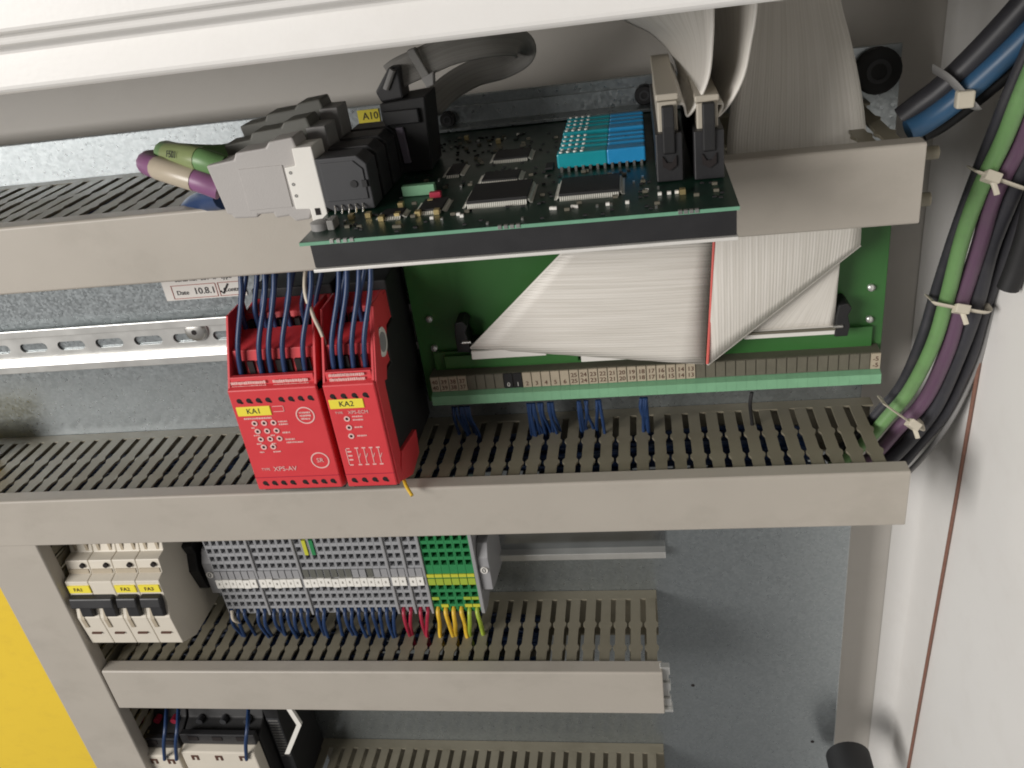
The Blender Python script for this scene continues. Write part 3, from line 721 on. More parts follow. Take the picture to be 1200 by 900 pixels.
chip(-0.0775, -0.0590, -0.0950, -0.0770, 0.0022)
chip(-0.0780, -0.0600, -0.1330, -0.1180, 0.0018, True)
chip(-0.1010, -0.0900, -0.1730, -0.1560, 0.0020)
chip(-0.1180, -0.1080, -0.1760, -0.1660, 0.0018)
chip(-0.0990, -0.0920, -0.1150, -0.0950, 0.0018)
chip(-0.0480, -0.0440, -0.1200, -0.1100, 0.0016, False)
obj('chip', MB().box(-0.1150, -0.0990, -0.1440, -0.1400, PZ+0.0002, PZ+0.0052), 'strip_green', pc, 0.0003, label='small green upright module')
obj('capacitor', MB().box(-0.1000, -0.0945, -0.1520, -0.1490, PZ+0.0002, PZ+0.0034), 'wire_red', pc, 0.0003)
small = [mesh_of('resistor', MB().box(-0.0008, 0.0008, -0.0005, 0.0005, 0, 0.0007), 'soft_black'), mesh_of('capacitor', MB().box(-0.0011, 0.0011, -0.0007, 0.0007, 0, 0.0012), 'tag_brown'),
         mesh_of('resistor', MB().box(-0.0005, 0.0005, -0.0010, 0.0010, 0, 0.0009), 'bright_tin'), mesh_of('lamp', MB().box(-0.0008, 0.0008, -0.0008, 0.0008, 0, 0.0012), 'white_plastic'),
         mesh_of('capacitor', MB().box(-0.0012, 0.0012, -0.0016, 0.0016, 0, 0.0022), 'gold')]
busy = [(-0.082, -0.049, -0.174, -0.140), (-0.041, -0.008, -0.174, -0.142), (-0.081, -0.056, -0.098, -0.074), (-0.080, -0.058, -0.135, -0.116), (-0.149, -0.122, -0.165, -0.06),
        (-0.104, -0.088, -0.175, -0.153), (-0.121, -0.105, -0.178, -0.163), (-0.045, 0.003, -0.127, -0.03), (0.003, 0.0368, -0.164, -0.02), (-0.132, -0.102, -0.102, -0.06), (-0.102, -0.088, -0.118, -0.092)]
cnt = 0
while cnt < 210:
    x, y = random.uniform(PX0+0.006, PX1-0.004), random.uniform(PY0+0.003, -0.03)
    if any(a <= x <= b and c <= y <= d for a, b, c, d in busy): continue
    k = random.choices(range(5), (7, 4, 2.2, 0.35, 0.3))[0]
    link(small[k].name.split('.')[0], small[k], pc, Vector((x, y, PZ+0.0001)) - rootP); cnt += 1
for (u, v) in ((537, 250), (650, 243), (675, 241), (712, 238), (735, 236), (758, 222), (773, 226), (784, 225), (793, 224), (541, 252), (646, 243), (671, 241)):
    q = atz(u, v, PZ+0.001); link('lamp', small[3], pc, Vector((q.x, q.y, PZ+0.0001)) - rootP)
for (u, v) in ((412, 254), (432, 252), (447, 256), (466, 252), (490, 250), (512, 248), (470, 240), (505, 236)):
    q = atz(u, v, PZ+0.001); link('capacitor', small[4], pc, Vector((q.x, q.y, PZ+0.0001)) - rootP)
# contact pads along the front edge
for u0_ in (402, 585, 800):
    for k in range(4):
        q = atz(u0_ + 7*k, 266, PZ); obj('edge_pad', MB().box(q.x-0.0008, q.x+0.0008, PY0-0.0008, PY0+0.0008, PZ-0.0012, PZ+0.0003), 'bright_tin', pc)
# corner stand-off
q = atz(376, 268, PZ)
obj('corner_screw', MB().tube([(q.x, q.y, PZ), (q.x, q.y, PZ+0.0032), (q.x, q.y, PZ+0.0036)], [0.0042, 0.0042, 0.0034], 18), 'cable_grey', pc, smooth=40)
obj('corner_bracket', MB().box(q.x+0.0046, q.x+0.0078, q.y-0.004, q.y+0.004, PZ, PZ+0.0045), 'flat_grey', pc, 0.0005)

# stacked black connector housings (part of the board)
for k in range(4):
    yf = -0.1600 + 0.0195*k; X0, X1 = -0.1485, -0.1245; Zb, Zt = PZ+0.0008, -0.0862
    hs = MB().prism([(X0, Zb+0.0025), (X0, Zt), (X1-0.004, Zt), (X1, Zt-0.004), (X1, Zb), (X0+0.004, Zb)], 'y', yf, yf+0.0150)
    h = obj('connector_housing', hs, 'black_plastic' if k else 'grey_black', pc, 0.0006)
    rc = MB().prism([(X0+0.002, Zb+0.0050), (X0+0.002, Zt-0.0020), (X1-0.0060, Zt-0.0020), (X1-0.0020, Zt-0.006), (X1-0.0020, Zb+0.005)], 'y', yf-0.0007, yf-0.0001)
    obj('cover_plate', rc, 'grey_black', h, 0.0004)
    obj('peg', MB().cyl((X1-0.0075, yf-0.0007, (Zb+Zt)/2), 'y', 0.0017, 0.0012, 16), 'soft_black', h)
    obj('peg', MB().box(X1-0.0035, X1-0.0012, yf-0.0014, yf-0.0006, (Zb+Zt)/2-0.0018, (Zb+Zt)/2+0.0014), 'soft_black', h)
    pn = MB()
    for j in range(5):
        xx = X0+0.0050+0.0034*j; pn.tube([(xx, yf-0.0005, Zb+0.0030), (xx+0.0004, yf-0.0018, Zb+0.0016), (xx, yf-0.0022, Zb-0.0006)], 0.00042, 6)
    obj('pins', pn, 'bright_tin', h)
# two box headers with latches
def box_header(x0, x1, yf, yb, top):
    h = obj('box_header', MB().box(x0, x1, yf, yb, PZ+0.0004, top), 'black_plastic', pc, 0.0006)
    xm = (x0+x1)/2
    for (yy, s) in ((yf, -1), (yb, 1)):
        lt = MB().prism([(yy-s*0.0012, PZ+0.012), (yy+s*0.0012, PZ+0.013), (yy+s*0.0016, top+0.003), (yy+s*0.0006, top+0.0115), (yy-s*0.0030, top+0.0115), (yy-s*0.0030, top-0.002)], 'x', xm-0.0026, xm+0.0026)
        l = obj('latch', lt, 'soft_black', h, 0.0006)
    nt_ = MB().prism([(xm-0.0030, PZ+0.0120), (xm-0.0030, PZ+0.0075), (xm, PZ+0.0055), (xm+0.0030, PZ+0.0075), (xm+0.0030, PZ+0.0120), (xm+0.0012, PZ+0.009), (xm-0.0012, PZ+0.009)], 'y', yf-0.0010, yf+0.0002)
    obj('notch', nt_, 'dark_hole', h)
    return h
HT = -0.0905
box_header(0.0055, 0.0170, -0.1585, -0.0400, HT); box_header(0.0218, 0.0345, -0.1600, -0.0400, HT)
# resistor/diode array: teal and blue bars
for k in range(10):
    yb_ = -0.1250 + 0.0089*k; h_ = 0.0088 if k in (0, 5) else 0.0078
    x0_, x1_ = -0.0412, 0.0012; bw = 0.0080 if k in (0, 5) else 0.0046
    fs = MB().box(x0_, x0_+0.0242, yb_, yb_+bw, PZ+0.0016, PZ+h_)
    brr = obj('array_bar', fs, 'teal', pc, 0.0008, label='teal and blue bar of the component array')
    obj('blue_half', MB().box(x0_+0.0240, x1_, yb_, yb_+bw, PZ+0.0016, PZ+h_), 'array_blue', brr, 0.0008)
    pb = MB()
    for j in range(12):
        xx = x0_ + 0.0018 + j*0.0035; pb.box(xx-0.0006, xx+0.0006, yb_-0.0004, yb_+0.0010, PZ, PZ+0.0026)
    obj('pins', pb, 'bright_tin', brr)
    for j in range(4):
        xx = x0_ + 0.0020 + j*0.0034
        obj('cap', MB().tube([(xx, yb_+0.0023, PZ+h_-0.0001), (xx, yb_+0.0023, PZ+h_+0.0006)], 0.00085, 10), 'sky_cap' if False else 'white_plastic', brr)

# ------------------------------------------------------------------ bus plugs and their cables
def bus_plug(label, yf, mt, dz=0.0, face=True):
    root = thing('bus_plug', label, 'plug', (-0.20, yf, PZ), 'bus plugs on the control board')
    pts = [(-0.2035, -0.0850), (-0.1890, -0.0835), (-0.1875, -0.0805), (-0.1720, -0.0795), (-0.1700, -0.0770), (-0.1580, -0.0760), (-0.1560, -0.0855), (-0.1575, -0.0880),
           (-0.1570, -0.1110), (-0.1590, -0.1150), (-0.1665, -0.1155), (-0.1690, -0.1125), (-0.1760, -0.1130), (-0.1765, -0.1105), (-0.1840, -0.1105), (-0.1850, -0.1120), (-0.1970, -0.1115), (-0.1980, -0.1095), (-0.2000, -0.1090)]
    obj('hood', MB().prism([(x, z+dz) for x, z in pts], 'y', yf, yf+0.0150), mt, root, 0.0009)
    obj('grip_plate', MB().box(-0.1880, -0.1660, yf-0.0005, yf+0.0005, -0.1080+dz, -0.0880+dz), mt, root, 0.0002)
    ends = MB().prism([(-0.1588, -0.0805), (-0.1492, -0.0805), (-0.1488, -0.1160), (-0.1570, -0.1160), (-0.1570, -0.1095), (-0.1640, -0.1090), (-0.1645, -0.0890), (-0.1590, -0.0885)], 'y', yf-0.0022, yf+0.0140)
    obj('end_shell', MB_shift(ends, Vector((0, 0, dz))), 'white_plastic' if face else 'cable_grey', root, 0.0005)
    if face:
        obj('square_hole', MB().box(-0.1545, -0.1522, yf-0.0026, yf-0.002, -0.1125, -0.1092), 'dark_hole', root)
        for z_ in (-0.0915, -0.0970, -0.1025): obj('dimple', MB().ring((-0.1620, yf-0.0021, z_), 0.0003, 0.0008, 0.0003, 12), 'flat_grey', root)
    obj('thumb_screw', MB().cyl((-0.1630, yf+0.003, -0.0835+dz), 'x', 0.0018, 0.0120, 12), 'wire_red' if face else 'steel', root)
    obj('thumb_screw', MB().cyl((-0.1540, yf+0.003, -0.1130+dz), 'x', 0.0014, 0.0120, 12), 'bright_tin', root)
    return root
bus_plug('pale grey bus plug with white end, nearest of the plugs', -0.1560, 'hood_grey')
bus_plug('dark grey bus plug half hidden behind the pale one', -0.1330, 'hood_dark', 0.004, False)
bus_plug('dark grey bus plug farthest back, next to the plate', -0.1100, 'hood_dark', 0.008, False)
def Q(u, v, y): return at(u, v, y)
gpts = [Q(262, 196, -0.147), Q(235, 187, -0.147), Q(212, 183, -0.140), Q(196, 181, -0.128), Q(196, 178, -0.112), Q(215, 181, -0.104), Q(262, 182, -0.104), Q(300, 172, -0.104)]
gc = wire('green bus cable looping left out of the pale grey plug', gpts, 0.0058, 'cable_green', name='bus_cable', cat='cable', seg=14)
ppts = [Q(258, 221, -0.150), Q(234, 212, -0.150), Q(205, 203, -0.146), Q(183, 196, -0.138), Q(173, 192, -0.124), Q(180, 188, -0.112), Q(205, 190, -0.100), Q(235, 200, -0.090), Q(250, 225, -0.080)]
vc = wire('violet bus cable curling left out of the pale grey plug', ppts, 0.0056, 'cable_violet', name='bus_cable', cat='cable', seg=14)
def sleeve(path, i0, i1, r, parent, s, mt):
    p_ = smoothpath(path, 6)[i0:i1]
    m_ = MB().tube(p_, r, 14)
    o = obj('marker_sleeve', m_, mt, parent, smooth=60)
    if s:
        c = p_[len(p_)//2]; d_ = (p_[-2] - p_[1]).normalized()
        if d_.x < 0: d_ = -d_
        n_ = (CAM - c); n_ = (n_ - d_*n_.dot(d_)).normalized(); y_ = n_.cross(d_)
        t = text('print', s, 0.0046, 'ink', o, c + n_*(r + 0.0006), 'z')
        t.rotation_euler = Matrix((d_, y_, n_)).transposed().to_euler()
sleeve(gpts, 6, 17, 0.0061, gc, 'F501', 'sleeve_olive')
sleeve(ppts, 7, 18, 0.0059, vc, None, 'sleeve_pale')
wire('thick dark blue cable dropping into the topmost duct under the bus plug', [Q(262, 232, -0.120), Q(240, 236, -0.105), Q(226, 244, -0.095), Q(215, 262, -0.085)], 0.0060, 'wire_blue', name='cable', cat='cable', seg=12)

# ------------------------------------------------------------------ tall black plug with grey flat cable
tp = thing('tall_plug', 'tall black plug standing on the circuit board below the grey flat cable', 'plug', (-0.118, -0.0990, PZ))
obj('body', MB().prism([(-0.1300, PZ+0.0008), (-0.1095, PZ+0.0008), (-0.1070, -0.0740), (-0.1310, -0.0755), (-0.1310, -0.084), (-0.1300, -0.085)], 'y', -0.1000, -0.0720), 'soft_black', tp, 0.0010)
obj('front_rib', MB().box(-0.1295, -0.1110, -0.1030, -0.1001, -0.0860, -0.0790), 'black_plastic', tp, 0.0006)
obj('latch_strip', MB().prism([(-0.1245, -0.0875), (-0.1205, -0.0875), (-0.1195, -0.1060), (-0.1230, -0.1060)], 'y', -0.1022, -0.1001), 'lilac_grey', tp, 0.0004)
obj('strain_relief', MB().prism([(-0.1310, -0.0755), (-0.1330, -0.0700), (-0.1240, -0.0590), (-0.1190, -0.0590), (-0.1190, -0.0745)], 'y', -0.0960, -0.0800), 'black_plastic', tp, 0.0010)
obj('clip', MB().tube([(-0.1270, -0.0965, -0.0690), (-0.1215, -0.0970, -0.0600)], 0.0016, 10), 'cable_grey', tp)
def strap(name, cl, w, mt, parent=None, up=Vector((0, 0.5, 0.85))):
    cl = smoothpath(cl, 8); L_, R_ = [], []
    for i, p_ in enumerate(cl):
        t = (cl[min(i+1, len(cl)-1)] - cl[max(0, i-1)]).normalized()
        s = t.cross(Vector((0.1, -0.95, 0.25))).normalized()
        L_.append(p_ + s*w/2); R_.append(p_ - s*w/2)
    return sheet(name, [[a.lerp(b, k/7) for k in range(8)] for a, b in zip(L_, R_)], mt, parent, 0.0022)
cl = [Q(459, 92, -0.088), Q(470, 84, -0.088), Q(492, 74, -0.086), Q(530, 58, -0.080), Q(575, 49, -0.070), Q(606, 50, -0.055), Q(612, 62, -0.042), Q(590, 76, -0.036), Q(556, 86, -0.038), Q(528, 102, -0.046), Q(504, 124, -0.060)]
fc = strap('flat_cable', cl, 0.0145, 'flat_cable')
tag(fc, 'grey flat cable arching up and back from the tall black plug', 'cable')
c0 = Q(490, 75, -0.088)
tie0 = thing('cable_tie', 'grey cable tie around the grey flat cable', 'cable tie', c0)
obj('band', MB().prism([(c0.x-0.0045, c0.z+0.0070), (c0.x-0.0005, c0.z+0.0080), (c0.x+0.0055, c0.z-0.0060), (c0.x+0.0015, c0.z-0.0075)], 'y', c0.y-0.0022, c0.y+0.0035), 'flat_grey', tie0, 0.0005)
obj('head', MB().prism([(c0.x+0.001, c0.z-0.0065), (c0.x+0.0080, c0.z-0.0040), (c0.x+0.0070, c0.z-0.0105), (c0.x+0.0030, c0.z-0.0115)], 'y', c0.y-0.0034, c0.y+0.002), 'cable_grey', tie0, 0.0006)

# ------------------------------------------------------------------ ribbon plugs and rising ribbons
def idc(label, x0, x1, yf, yb, z0, z1):
    root = thing('ribbon_plug', label, 'plug', ((x0+x1)/2, yf, z0), 'ribbon plugs on the circuit board')
    obj('socket', MB().box(x0, x1, yf, yb, z0, z1), 'idc_beige', root, 0.0006)
    obj('cable_clamp', MB().box(x0-0.0006, x1+0.0006, yf+0.001, yb-0.001, z1+0.0002, z1+0.0030), 'idc_beige', root, 0.0006)
    return root
idc('beige ribbon plug in the left box header beside the blue array', 0.0070, 0.0155, -0.1540, -0.0440, HT-0.002, -0.0780)
idc('beige ribbon plug in the right box header at the board edge', 0.0235, 0.0325, -0.1550, -0.0440, HT-0.002, -0.0800)
Y1 = -0.1520; Y2 = -0.0480
def rising(label, x, z, front, back):
    fr_ = [Vector((x, Y1, z)), Vector((x+0.0052, Y1, z-0.0004))] + [at(u, v, Y1) for u, v in front]
    bk_ = [Vector((x, Y2, z)), Vector((x+0.0042, Y2, z))] + [at(u, v, Y2) for u, v in back]
    o = sheet('ribbon_cable', rail_rows(fr_, bk_, 14, 8), 'ribbon', None, 0.0010); return tag(o, label, 'ribbon cable', 'ribbon cables rising from the circuit board')
rising('left cream ribbon cable curling up from the ribbon plug beside the blue array', 0.0130, -0.0800,
       [(806, 136), (820, 117), (831, 88), (835, 50), (836, 15), (835, -40)], [(793, 92), (794, 80), (785, 60), (762, 38), (724, 18), (670, -30)])
rising('right cream ribbon cable curling up from the ribbon plug at the board edge', 0.0295, -0.0815,
       [(842, 136), (858, 117), (872, 88), (880, 50), (886, 15), (890, -40)], [(826, 92), (829, 80), (828, 60), (824, 38), (812, 12), (790, -40)])
# broad ribbon in front of the plate, going down into the duct
yb3 = [-0.010, -0.030, -0.048, -0.058, -0.066, -0.070, -0.070]
lf = [at(880, -90, -0.05), at(874, -10, -0.050), at(866, 50, -0.056), at(858, 110, -0.062), at(852, 165, -0.068)]
rt = [at(970, -90, -0.05), at(984, -5, -0.050), at(1000, 60, -0.056), at(1011, 120, -0.062), at(1016, 172, -0.068)]
lf += [Vector((lf[-1].x, -0.070, -0.140)), Vector((lf[-1].x, -0.068, -0.165))]; rt += [Vector((rt[-1].x, -0.070, -0.140)), Vector((rt[-1].x, -0.068, -0.165))]
o = sheet('ribbon_cable', rail_rows(lf, rt), 'ribbon', None, 0.0010)
tag(o, 'broadest cream ribbon cable hanging down into the topmost duct', 'ribbon cable')

# ------------------------------------------------------------------ breakers
def breaker(label, x0, poles, tags):
    w = 0.0198; x1 = x0 + w*poles
    BY = lambda y: y*0.084/0.066
    BZ = lambda z: z + 0.0155
    def T(mb):
        mb.v = [(v_[0], BY(v_[1]), BZ(v_[2])) for v_ in mb.v]; return mb
    def obj(name, mb, mt, parent=None, bev=0.0, **kw): return globals()['obj'](name, T(mb), mt, parent, bev, **kw)
    root = thing('circuit_breaker', label, 'breaker', (x0, -0.006, -0.482), 'cream breakers on the rail')
    for k in range(poles):
        a, b = x0 + k*w + 0.0002, x0 + (k+1)*w - 0.0002
        prof_ = [(-0.0010, -0.4020), (-0.0010, -0.4780), (-0.010, -0.4900), (-0.0530, -0.4905), (-0.0670, -0.4810), (-0.0690, -0.4520), (-0.0660, -0.4400), (-0.0660, -0.4185), (-0.0600, -0.4165), (-0.0590, -0.4050), (-0.0520, -0.4040), (-0.0500, -0.3940), (-0.012, -0.3900)]
        obj('housing', MB().prism(prof_, 'x', a, b), 'breaker_cream', root, 0.0006)
        obj('recess', MB().prism([(-0.0606, -0.4163), (-0.0602, -0.4125), (-0.0592, -0.4125), (-0.0596, -0.4163)], 'x', a+0.0012, b-0.0014), 'tag_beige', root)  # strip along the recess: its shadow put in as darker beige
        obj('screw_hole', MB().cyl((b-0.0050, -0.0588, -0.4090), 'y', 0.0020, 0.004, 14), 'dark_hole', root)
        for j in range(2):
            xx = a + 0.0052 + j*0.0098
            obj('vent_slot', MB().box(xx-0.0011, xx+0.0011, -0.0518, -0.0490, -0.4036, -0.3950), 'tag_beige', root)
        obj('groove', MB().prism([(-0.0672, -0.4440), (-0.0697, -0.4530), (-0.0690, -0.4620), (-0.0680, -0.4620)], 'x', a+0.0032, a+0.0062), 'tag_beige', root)
        obj('rating_print', MB().box(a+0.0060, b-0.0052, -0.0690, -0.0678, -0.4690, -0.4676), 'brown_ink', root)
        if tags[k]:
            l = obj('name_label', MB().box(a+0.0012, b+0.0002 if poles > 1 else b-0.0012, -0.0668, -0.0655, -0.4290, -0.4220), 'yellow_label', root, 0.0002)
            text('print', tags[k], 0.0048, 'brown_ink', l, ((a+b)/2, BY(-0.0670), BZ(-0.4255)))
        obj('lever', MB().prism([(-0.0655, -0.4340), (-0.0705, -0.4370), (-0.0712, -0.4480), (-0.0690, -0.4500), (-0.0655, -0.4490)], 'x', b-0.0120, b-0.0022), 'black_plastic', root, 0.0008)
    obj('handle', MB().prism([(-0.0656, -0.4308), (-0.0698, -0.4318), (-0.0712, -0.4400), (-0.0656, -0.4410)], 'x', x0+0.0010, x1-0.0022), 'black_plastic', root, 0.0010)
    return root
BX = -0.4550
breaker('two-pole cream breaker with one wide black handle, leftmost', BX, 2, ['FA1', None])
breaker('single-pole cream breaker in the middle of the breaker row', BX+0.0396, 1, ['FA2'])
breaker('single-pole cream breaker at the right end of the breaker row', BX+0.0594, 1, ['FA3'])
# black spacer bracket between the breakers and the terminals
sp_ = MB().prism([(-0.0010, -0.4060), (-0.030, -0.3980), (-0.046, -0.4020), (-0.043, -0.4120), (-0.048, -0.4260), (-0.043, -0.4480), (-0.030, -0.4560), (-0.0010, -0.4540)], 'x', -0.3890, -0.3680)
o = obj('end_clamp', sp_, 'soft_black', bev=0.001, origin=(-0.38, -0.001, -0.454)); tag(o, 'black rail clamp between the breakers and the terminal blocks', 'clamp')

# ------------------------------------------------------------------ terminal blocks
TY = -0.0500; TZT, TZB = -0.3920, -0.4690
def term_mesh(w, mt):
    """body with real recessed wire holes in the front face"""
    m_ = MB()
    m_.prism([(-0.0010, TZT+0.006), (-0.0420, TZT+0.004), (-0.0420, TZB-0.002), (-0.0010, TZB+0.006)], 'x', 0.0001, w-0.0001)
    zrows = [-0.3962, -0.4040, -0.4118, -0.4196, None, -0.4440, -0.4515, -0.4590, -0.4662]
    h = 0.0047
    zprev = TZT
    for z in zrows:
        if z is None: continue
        z0, z1 = z-h/2, z+h/2
        m_.box(0.0001, w-0.0001, TY, -0.0421, z1, zprev) if zprev - z1 > 1e-5 else None
        m_.box(0.0001, w*0.15, TY, -0.0421, z0, z1); m_.box(w*0.85, w-0.0001, TY, -0.0421, z0, z1)
        zprev = z0
    m_.box(0.0001, w-0.0001, TY, -0.0421, TZB, zprev)
    return mesh_of('body', m_, mt)
WP = 0.0058; WG = 0.0063
tg = term_mesh(WP, 'terminal_grey'); tgr = term_mesh(WG, 'terminal_green')
hole_b = mesh_of('contact', MB().box(0.0004, WP-0.0004, -0.0428, -0.0421, TZB+0.001, TZT-0.001), 'dark_hole')
hole_g = mesh_of('contact', MB().box(0.0004, WG-0.0004, -0.0428, -0.0421, TZB+0.001, TZT-0.001), 'dark_hole')
mark = mesh_of('marker', MB().prism([(TY-0.0002, -0.4322), (TY-0.0026, -0.4316), (TY-0.0026, -0.4400), (TY-0.0002, -0.4414)], 'x', 0.0002, WP-0.0002), 'white_plastic')
mdot = mesh_of('mark', MB().box(WP*0.40, WP*0.62, TY-0.0026, TY-0.0023, -0.4368, -0.4345), 'tag_brown')
carr = mesh_of('marker_slot', MB().box(0.0004, WP-0.0004, TY-0.0012, TY-0.0002, -0.4318, -0.4240), 'end_grey')
carrd = mesh_of('marker_slot', MB().box(0.0006, WP-0.0006, TY-0.0006, TY-0.0002, -0.4318, -0.4240), 'hood_dark')
band = mesh_of('yellow_band', MB().box(0.0003, WG-0.0003, TY-0.0010, TY-0.0002, -0.4335, -0.4305), 'terminal_yellow')
bandb = mesh_of('pale_band', MB().box(0.0003, WG-0.0003, TY-0.0008, TY-0.0002, -0.4412, -0.4350), 'wire_lime')
lime2 = mesh_of('lime_front', MB().box(0.0003, WG-0.0003, TY-0.0006, TY-0.0002, -0.4566, -0.4538), 'wire_lime')
yfront = mesh_of('yellow_front', MB().box(0.0003, WG-0.0003, TY-0.0006, TY-0.0002, -0.4642, -0.4612), 'terminal_yellow')
def end_plate(label, x, w=0.0022, mt='end_grey'):
    o = obj('end_plate', MB().prism([(-0.0010, TZT+0.008), (-0.0515, TZT+0.006), (-0.0515, TZB-0.001), (-0.040, TZB-0.005), (-0.0010, TZB+0.004)], 'x', x+0.0001, x+w-0.0001), mt, bev=0.0004, origin=(x, -0.001, TZB)); tag(o, label, 'end plate', 'grey plates between the terminal groups'); return o
def end_stop(label, x):
    root = thing('end_stop', label, 'end stop', (x, -0.001, -0.45), 'end stops of the terminal row')
    obj('body', MB().prism([(-0.0010, -0.4000), (-0.0420, -0.4080), (-0.0480, -0.4180), (-0.0480, -0.4490), (-0.040, -0.4520), (-0.0010, -0.4600)], 'x', x, x+0.0085), 'end_grey', root, 0.0006)
    d_ = obj('tag', MB().tube([(x+0.0042, -0.0482, -0.4290), (x+0.0042, -0.0492, -0.4290)], 0.0030, 20), 'label_paper', root)
    d_.scale = (1, 1, 1.0)
    text('print', '0', 0.0062, 'ink', d_, (x+0.0042, -0.0494, -0.4290))
    return root
x = -0.3535
end_stop('grey end stop with an oval tag at the left end of the terminals', x-0.0092)
groups = [(6, 'first'), (6, 'second'), (12, 'third'), (2, 'fourth'), (2, 'fifth')]
wstart = []
ei = 0
names = ['grey end plate after the first six grey terminals', 'grey end plate after the second six grey terminals', 'grey end plate after the twelve grey terminals', 'grey end plate between the two pairs of grey terminals', 'grey end plate between the grey and the green terminals']
for gi, (n_, gname) in enumerate(groups):
    for k in range(n_):
        root = thing('terminal_block', ORD[k] + ' grey terminal block from the left in the ' + ['leftmost group of six', 'second group of six', 'long middle group of twelve', 'left pair above the red wires', 'right pair beside the green ones'][gi], 'terminal block', (x, 0, 0), 'grey terminal blocks, '+gname+' group')
        link('body', tg, root); link('contact', hole_b, root); mk = link('marker', mark, root, Vector((0, 0, random.gauss(0, 0.00025)))); link('mark', mdot, mk)
        link('marker_slot', carrd if (gi == 2 and k < 7 or gi == 2 and k == 9) else carr, root)
        if gi == 2 and k in (1, 2):
            link('jumper', mesh_of('jumper', MB().box(WP*0.25, WP*0.75, TY-0.0010, TY+0.002, -0.4090, -0.3950), 'terminal_yellow' if k == 1 else 'terminal_green'), root)
        wstart.append((x + WP/2, gi, k)); x += WP
    end_plate(names[gi], x); x += 0.0022
for k in range(6):
    root = thing('terminal_block', ORD[k] + ' green and yellow earth terminal block from the left', 'terminal block', (x, 0, 0), 'green earth terminal blocks')
    link('body', tgr, root); link('contact', hole_g, root); link('yellow_band', band, root); link('pale_band', bandb, root)
    if k in (1, 4, 5): link('yellow_front', yfront, root)
    if k in (0, 4, 5): link('lime_front', lime2, root)
    wstart.append((x + WG/2, 5, k)); x += WG
end_plate('grey end plate to the right of the green terminals', x, 0.0030); x += 0.0030
end_stop('grey end stop with an oval tag at the right end of the terminals', x+0.0002)
for (xx, gi, k) in wstart:
    if gi < 3:
        if gi == 0 and k == 0: pass
        mt_, lb_, gp = 'wire_blue', 'dark blue wire', 'blue wires below the grey terminals'
        if random.random() < 0.06: continue
    elif gi < 5: mt_, lb_, gp = 'wire_red', 'red wire', 'red wires below the terminals'
    else: mt_, lb_, gp = ('wire_yellow', 'yellow earth wire', 'yellow wires below the green terminals') if k < 4 else ('wire_lime', 'yellow-green earth wire', 'yellow-green wires below the green terminals')
    lb_ = lb_ + ' hanging from the ' + ORD[k] + ' terminal of the ' + ['leftmost six', 'second six', 'middle twelve', 'left pair', 'right pair', 'green blocks'][gi]
    sl_ = round((xx - 0.002) / PITCH) * PITCH; dx = (sl_ - xx) * 0.7
    r_ = 0.0017 if gi == 5 else 0.0015
    wire(lb_, [(xx, TY+0.003, -0.4655), (xx, TY-0.0022, -0.4685), (xx + dx*0.3 + random.uniform(-.001, .001), TY-0.0022-0.002*random.random(), -0.4790), (xx + dx*0.9 + random.uniform(-.0012, .0012), TY-0.002+0.004*random.random(), -0.4940), (xx + dx, TY+0.002, -0.5080)], r_, mt_, gp, seg=6, n=4)
wire('pale wire end at the left of the grey terminals', [(-0.349, TY-0.002, -0.4640), (-0.3475, TY-0.006, -0.4700), (-0.3450, TY-0.003, -0.4760)], 0.0014, 'wire_white')

# ------------------------------------------------------------------ contactors at the bottom
def contactor(label, x0, x1, zf, dots):
    root = thing('contactor', label, 'contactor', (x0, -0.004, -0.69), 'contactors at the bottom')
    obj('body', MB().prism([(-0.0010, -0.5660), (-0.0480, -0.5700), (-0.0560, -0.5860), (-0.0700, -0.5920), (-0.0700, -0.69), (-0.0010, -0.69)], 'x', x0, x1), 'soft_black', root, 0.001)
    st_ = MB().box(x0+0.001, x1-0.001, -0.0760, -0.0702, zf-0.004, zf+0.008); obj('terminal_step', st_, 'black_plastic', root, 0.0008)
    obj('front_cover', MB().prism([(-0.0762, zf-0.004), (-0.0830, zf-0.006), (-0.0830, -0.69), (-0.0702, -0.69), (-0.0702, zf-0.005)], 'x', x0+0.0015, x1-0.0015), 'breaker_cream', root, 0.0012)
    n_ = 3
    for k in range(n_):
        cx = x0 + (x1-x0)*(k+0.6)/(n_+0.2)
        m_ = MB().box(cx-0.0032, cx+0.0032, -0.0836, -0.0825, zf-0.0115, zf-0.0097); m_.box(cx-0.0032, cx-0.0014, -0.0836, -0.0825, zf-0.0155, zf-0.0115); m_.box(cx+0.0014, cx+0.0032, -0.0836, -0.0825, zf-0.0155, zf-0.0115)
        obj('terminal_mark', m_, 'brown_ink', root)
        obj('terminal_screw', MB().cyl((cx, -0.0590, -0.5855), 'y', 0.0030, 0.006, 14), 'wire_red' if dots else 'grey_black', root)
        obj('wire_slot', MB().box(cx-0.0045, cx+0.0045, -0.0766, -0.0759, zf+0.001, zf+0.0055), 'dark_hole', root)
    return root
contactor('left contactor with cream front and red terminal screws', -0.4790, -0.4270, -0.5985, True)
contactor('right contactor with cream front and black terminals', -0.4255, -0.3540, -0.5925, False)
ax_ = thing('auxiliary_block', 'black side block with a dark printed label beside the right contactor', 'relay', (-0.35, -0.004, -0.69))
obj('body', MB().box(-0.3525, -0.3390, -0.0560, -0.0010, -0.69, -0.5700), 'soft_black', ax_, 0.001)
obj('label_plate', MB().box(-0.3515, -0.3400, -0.0568, -0.0561, -0.69, -0.5860), 'grey_black', ax_)
strokes(ax_, [(-0.3500, -0.589-0.0035*k, 0.009, 0.0018) for k in range(14)], 'flat_grey', -0.0571)
bp_ = [at(337, 826, -0.075), at(351, 848, -0.075), at(337, 882, -0.075)]
wb = MB()
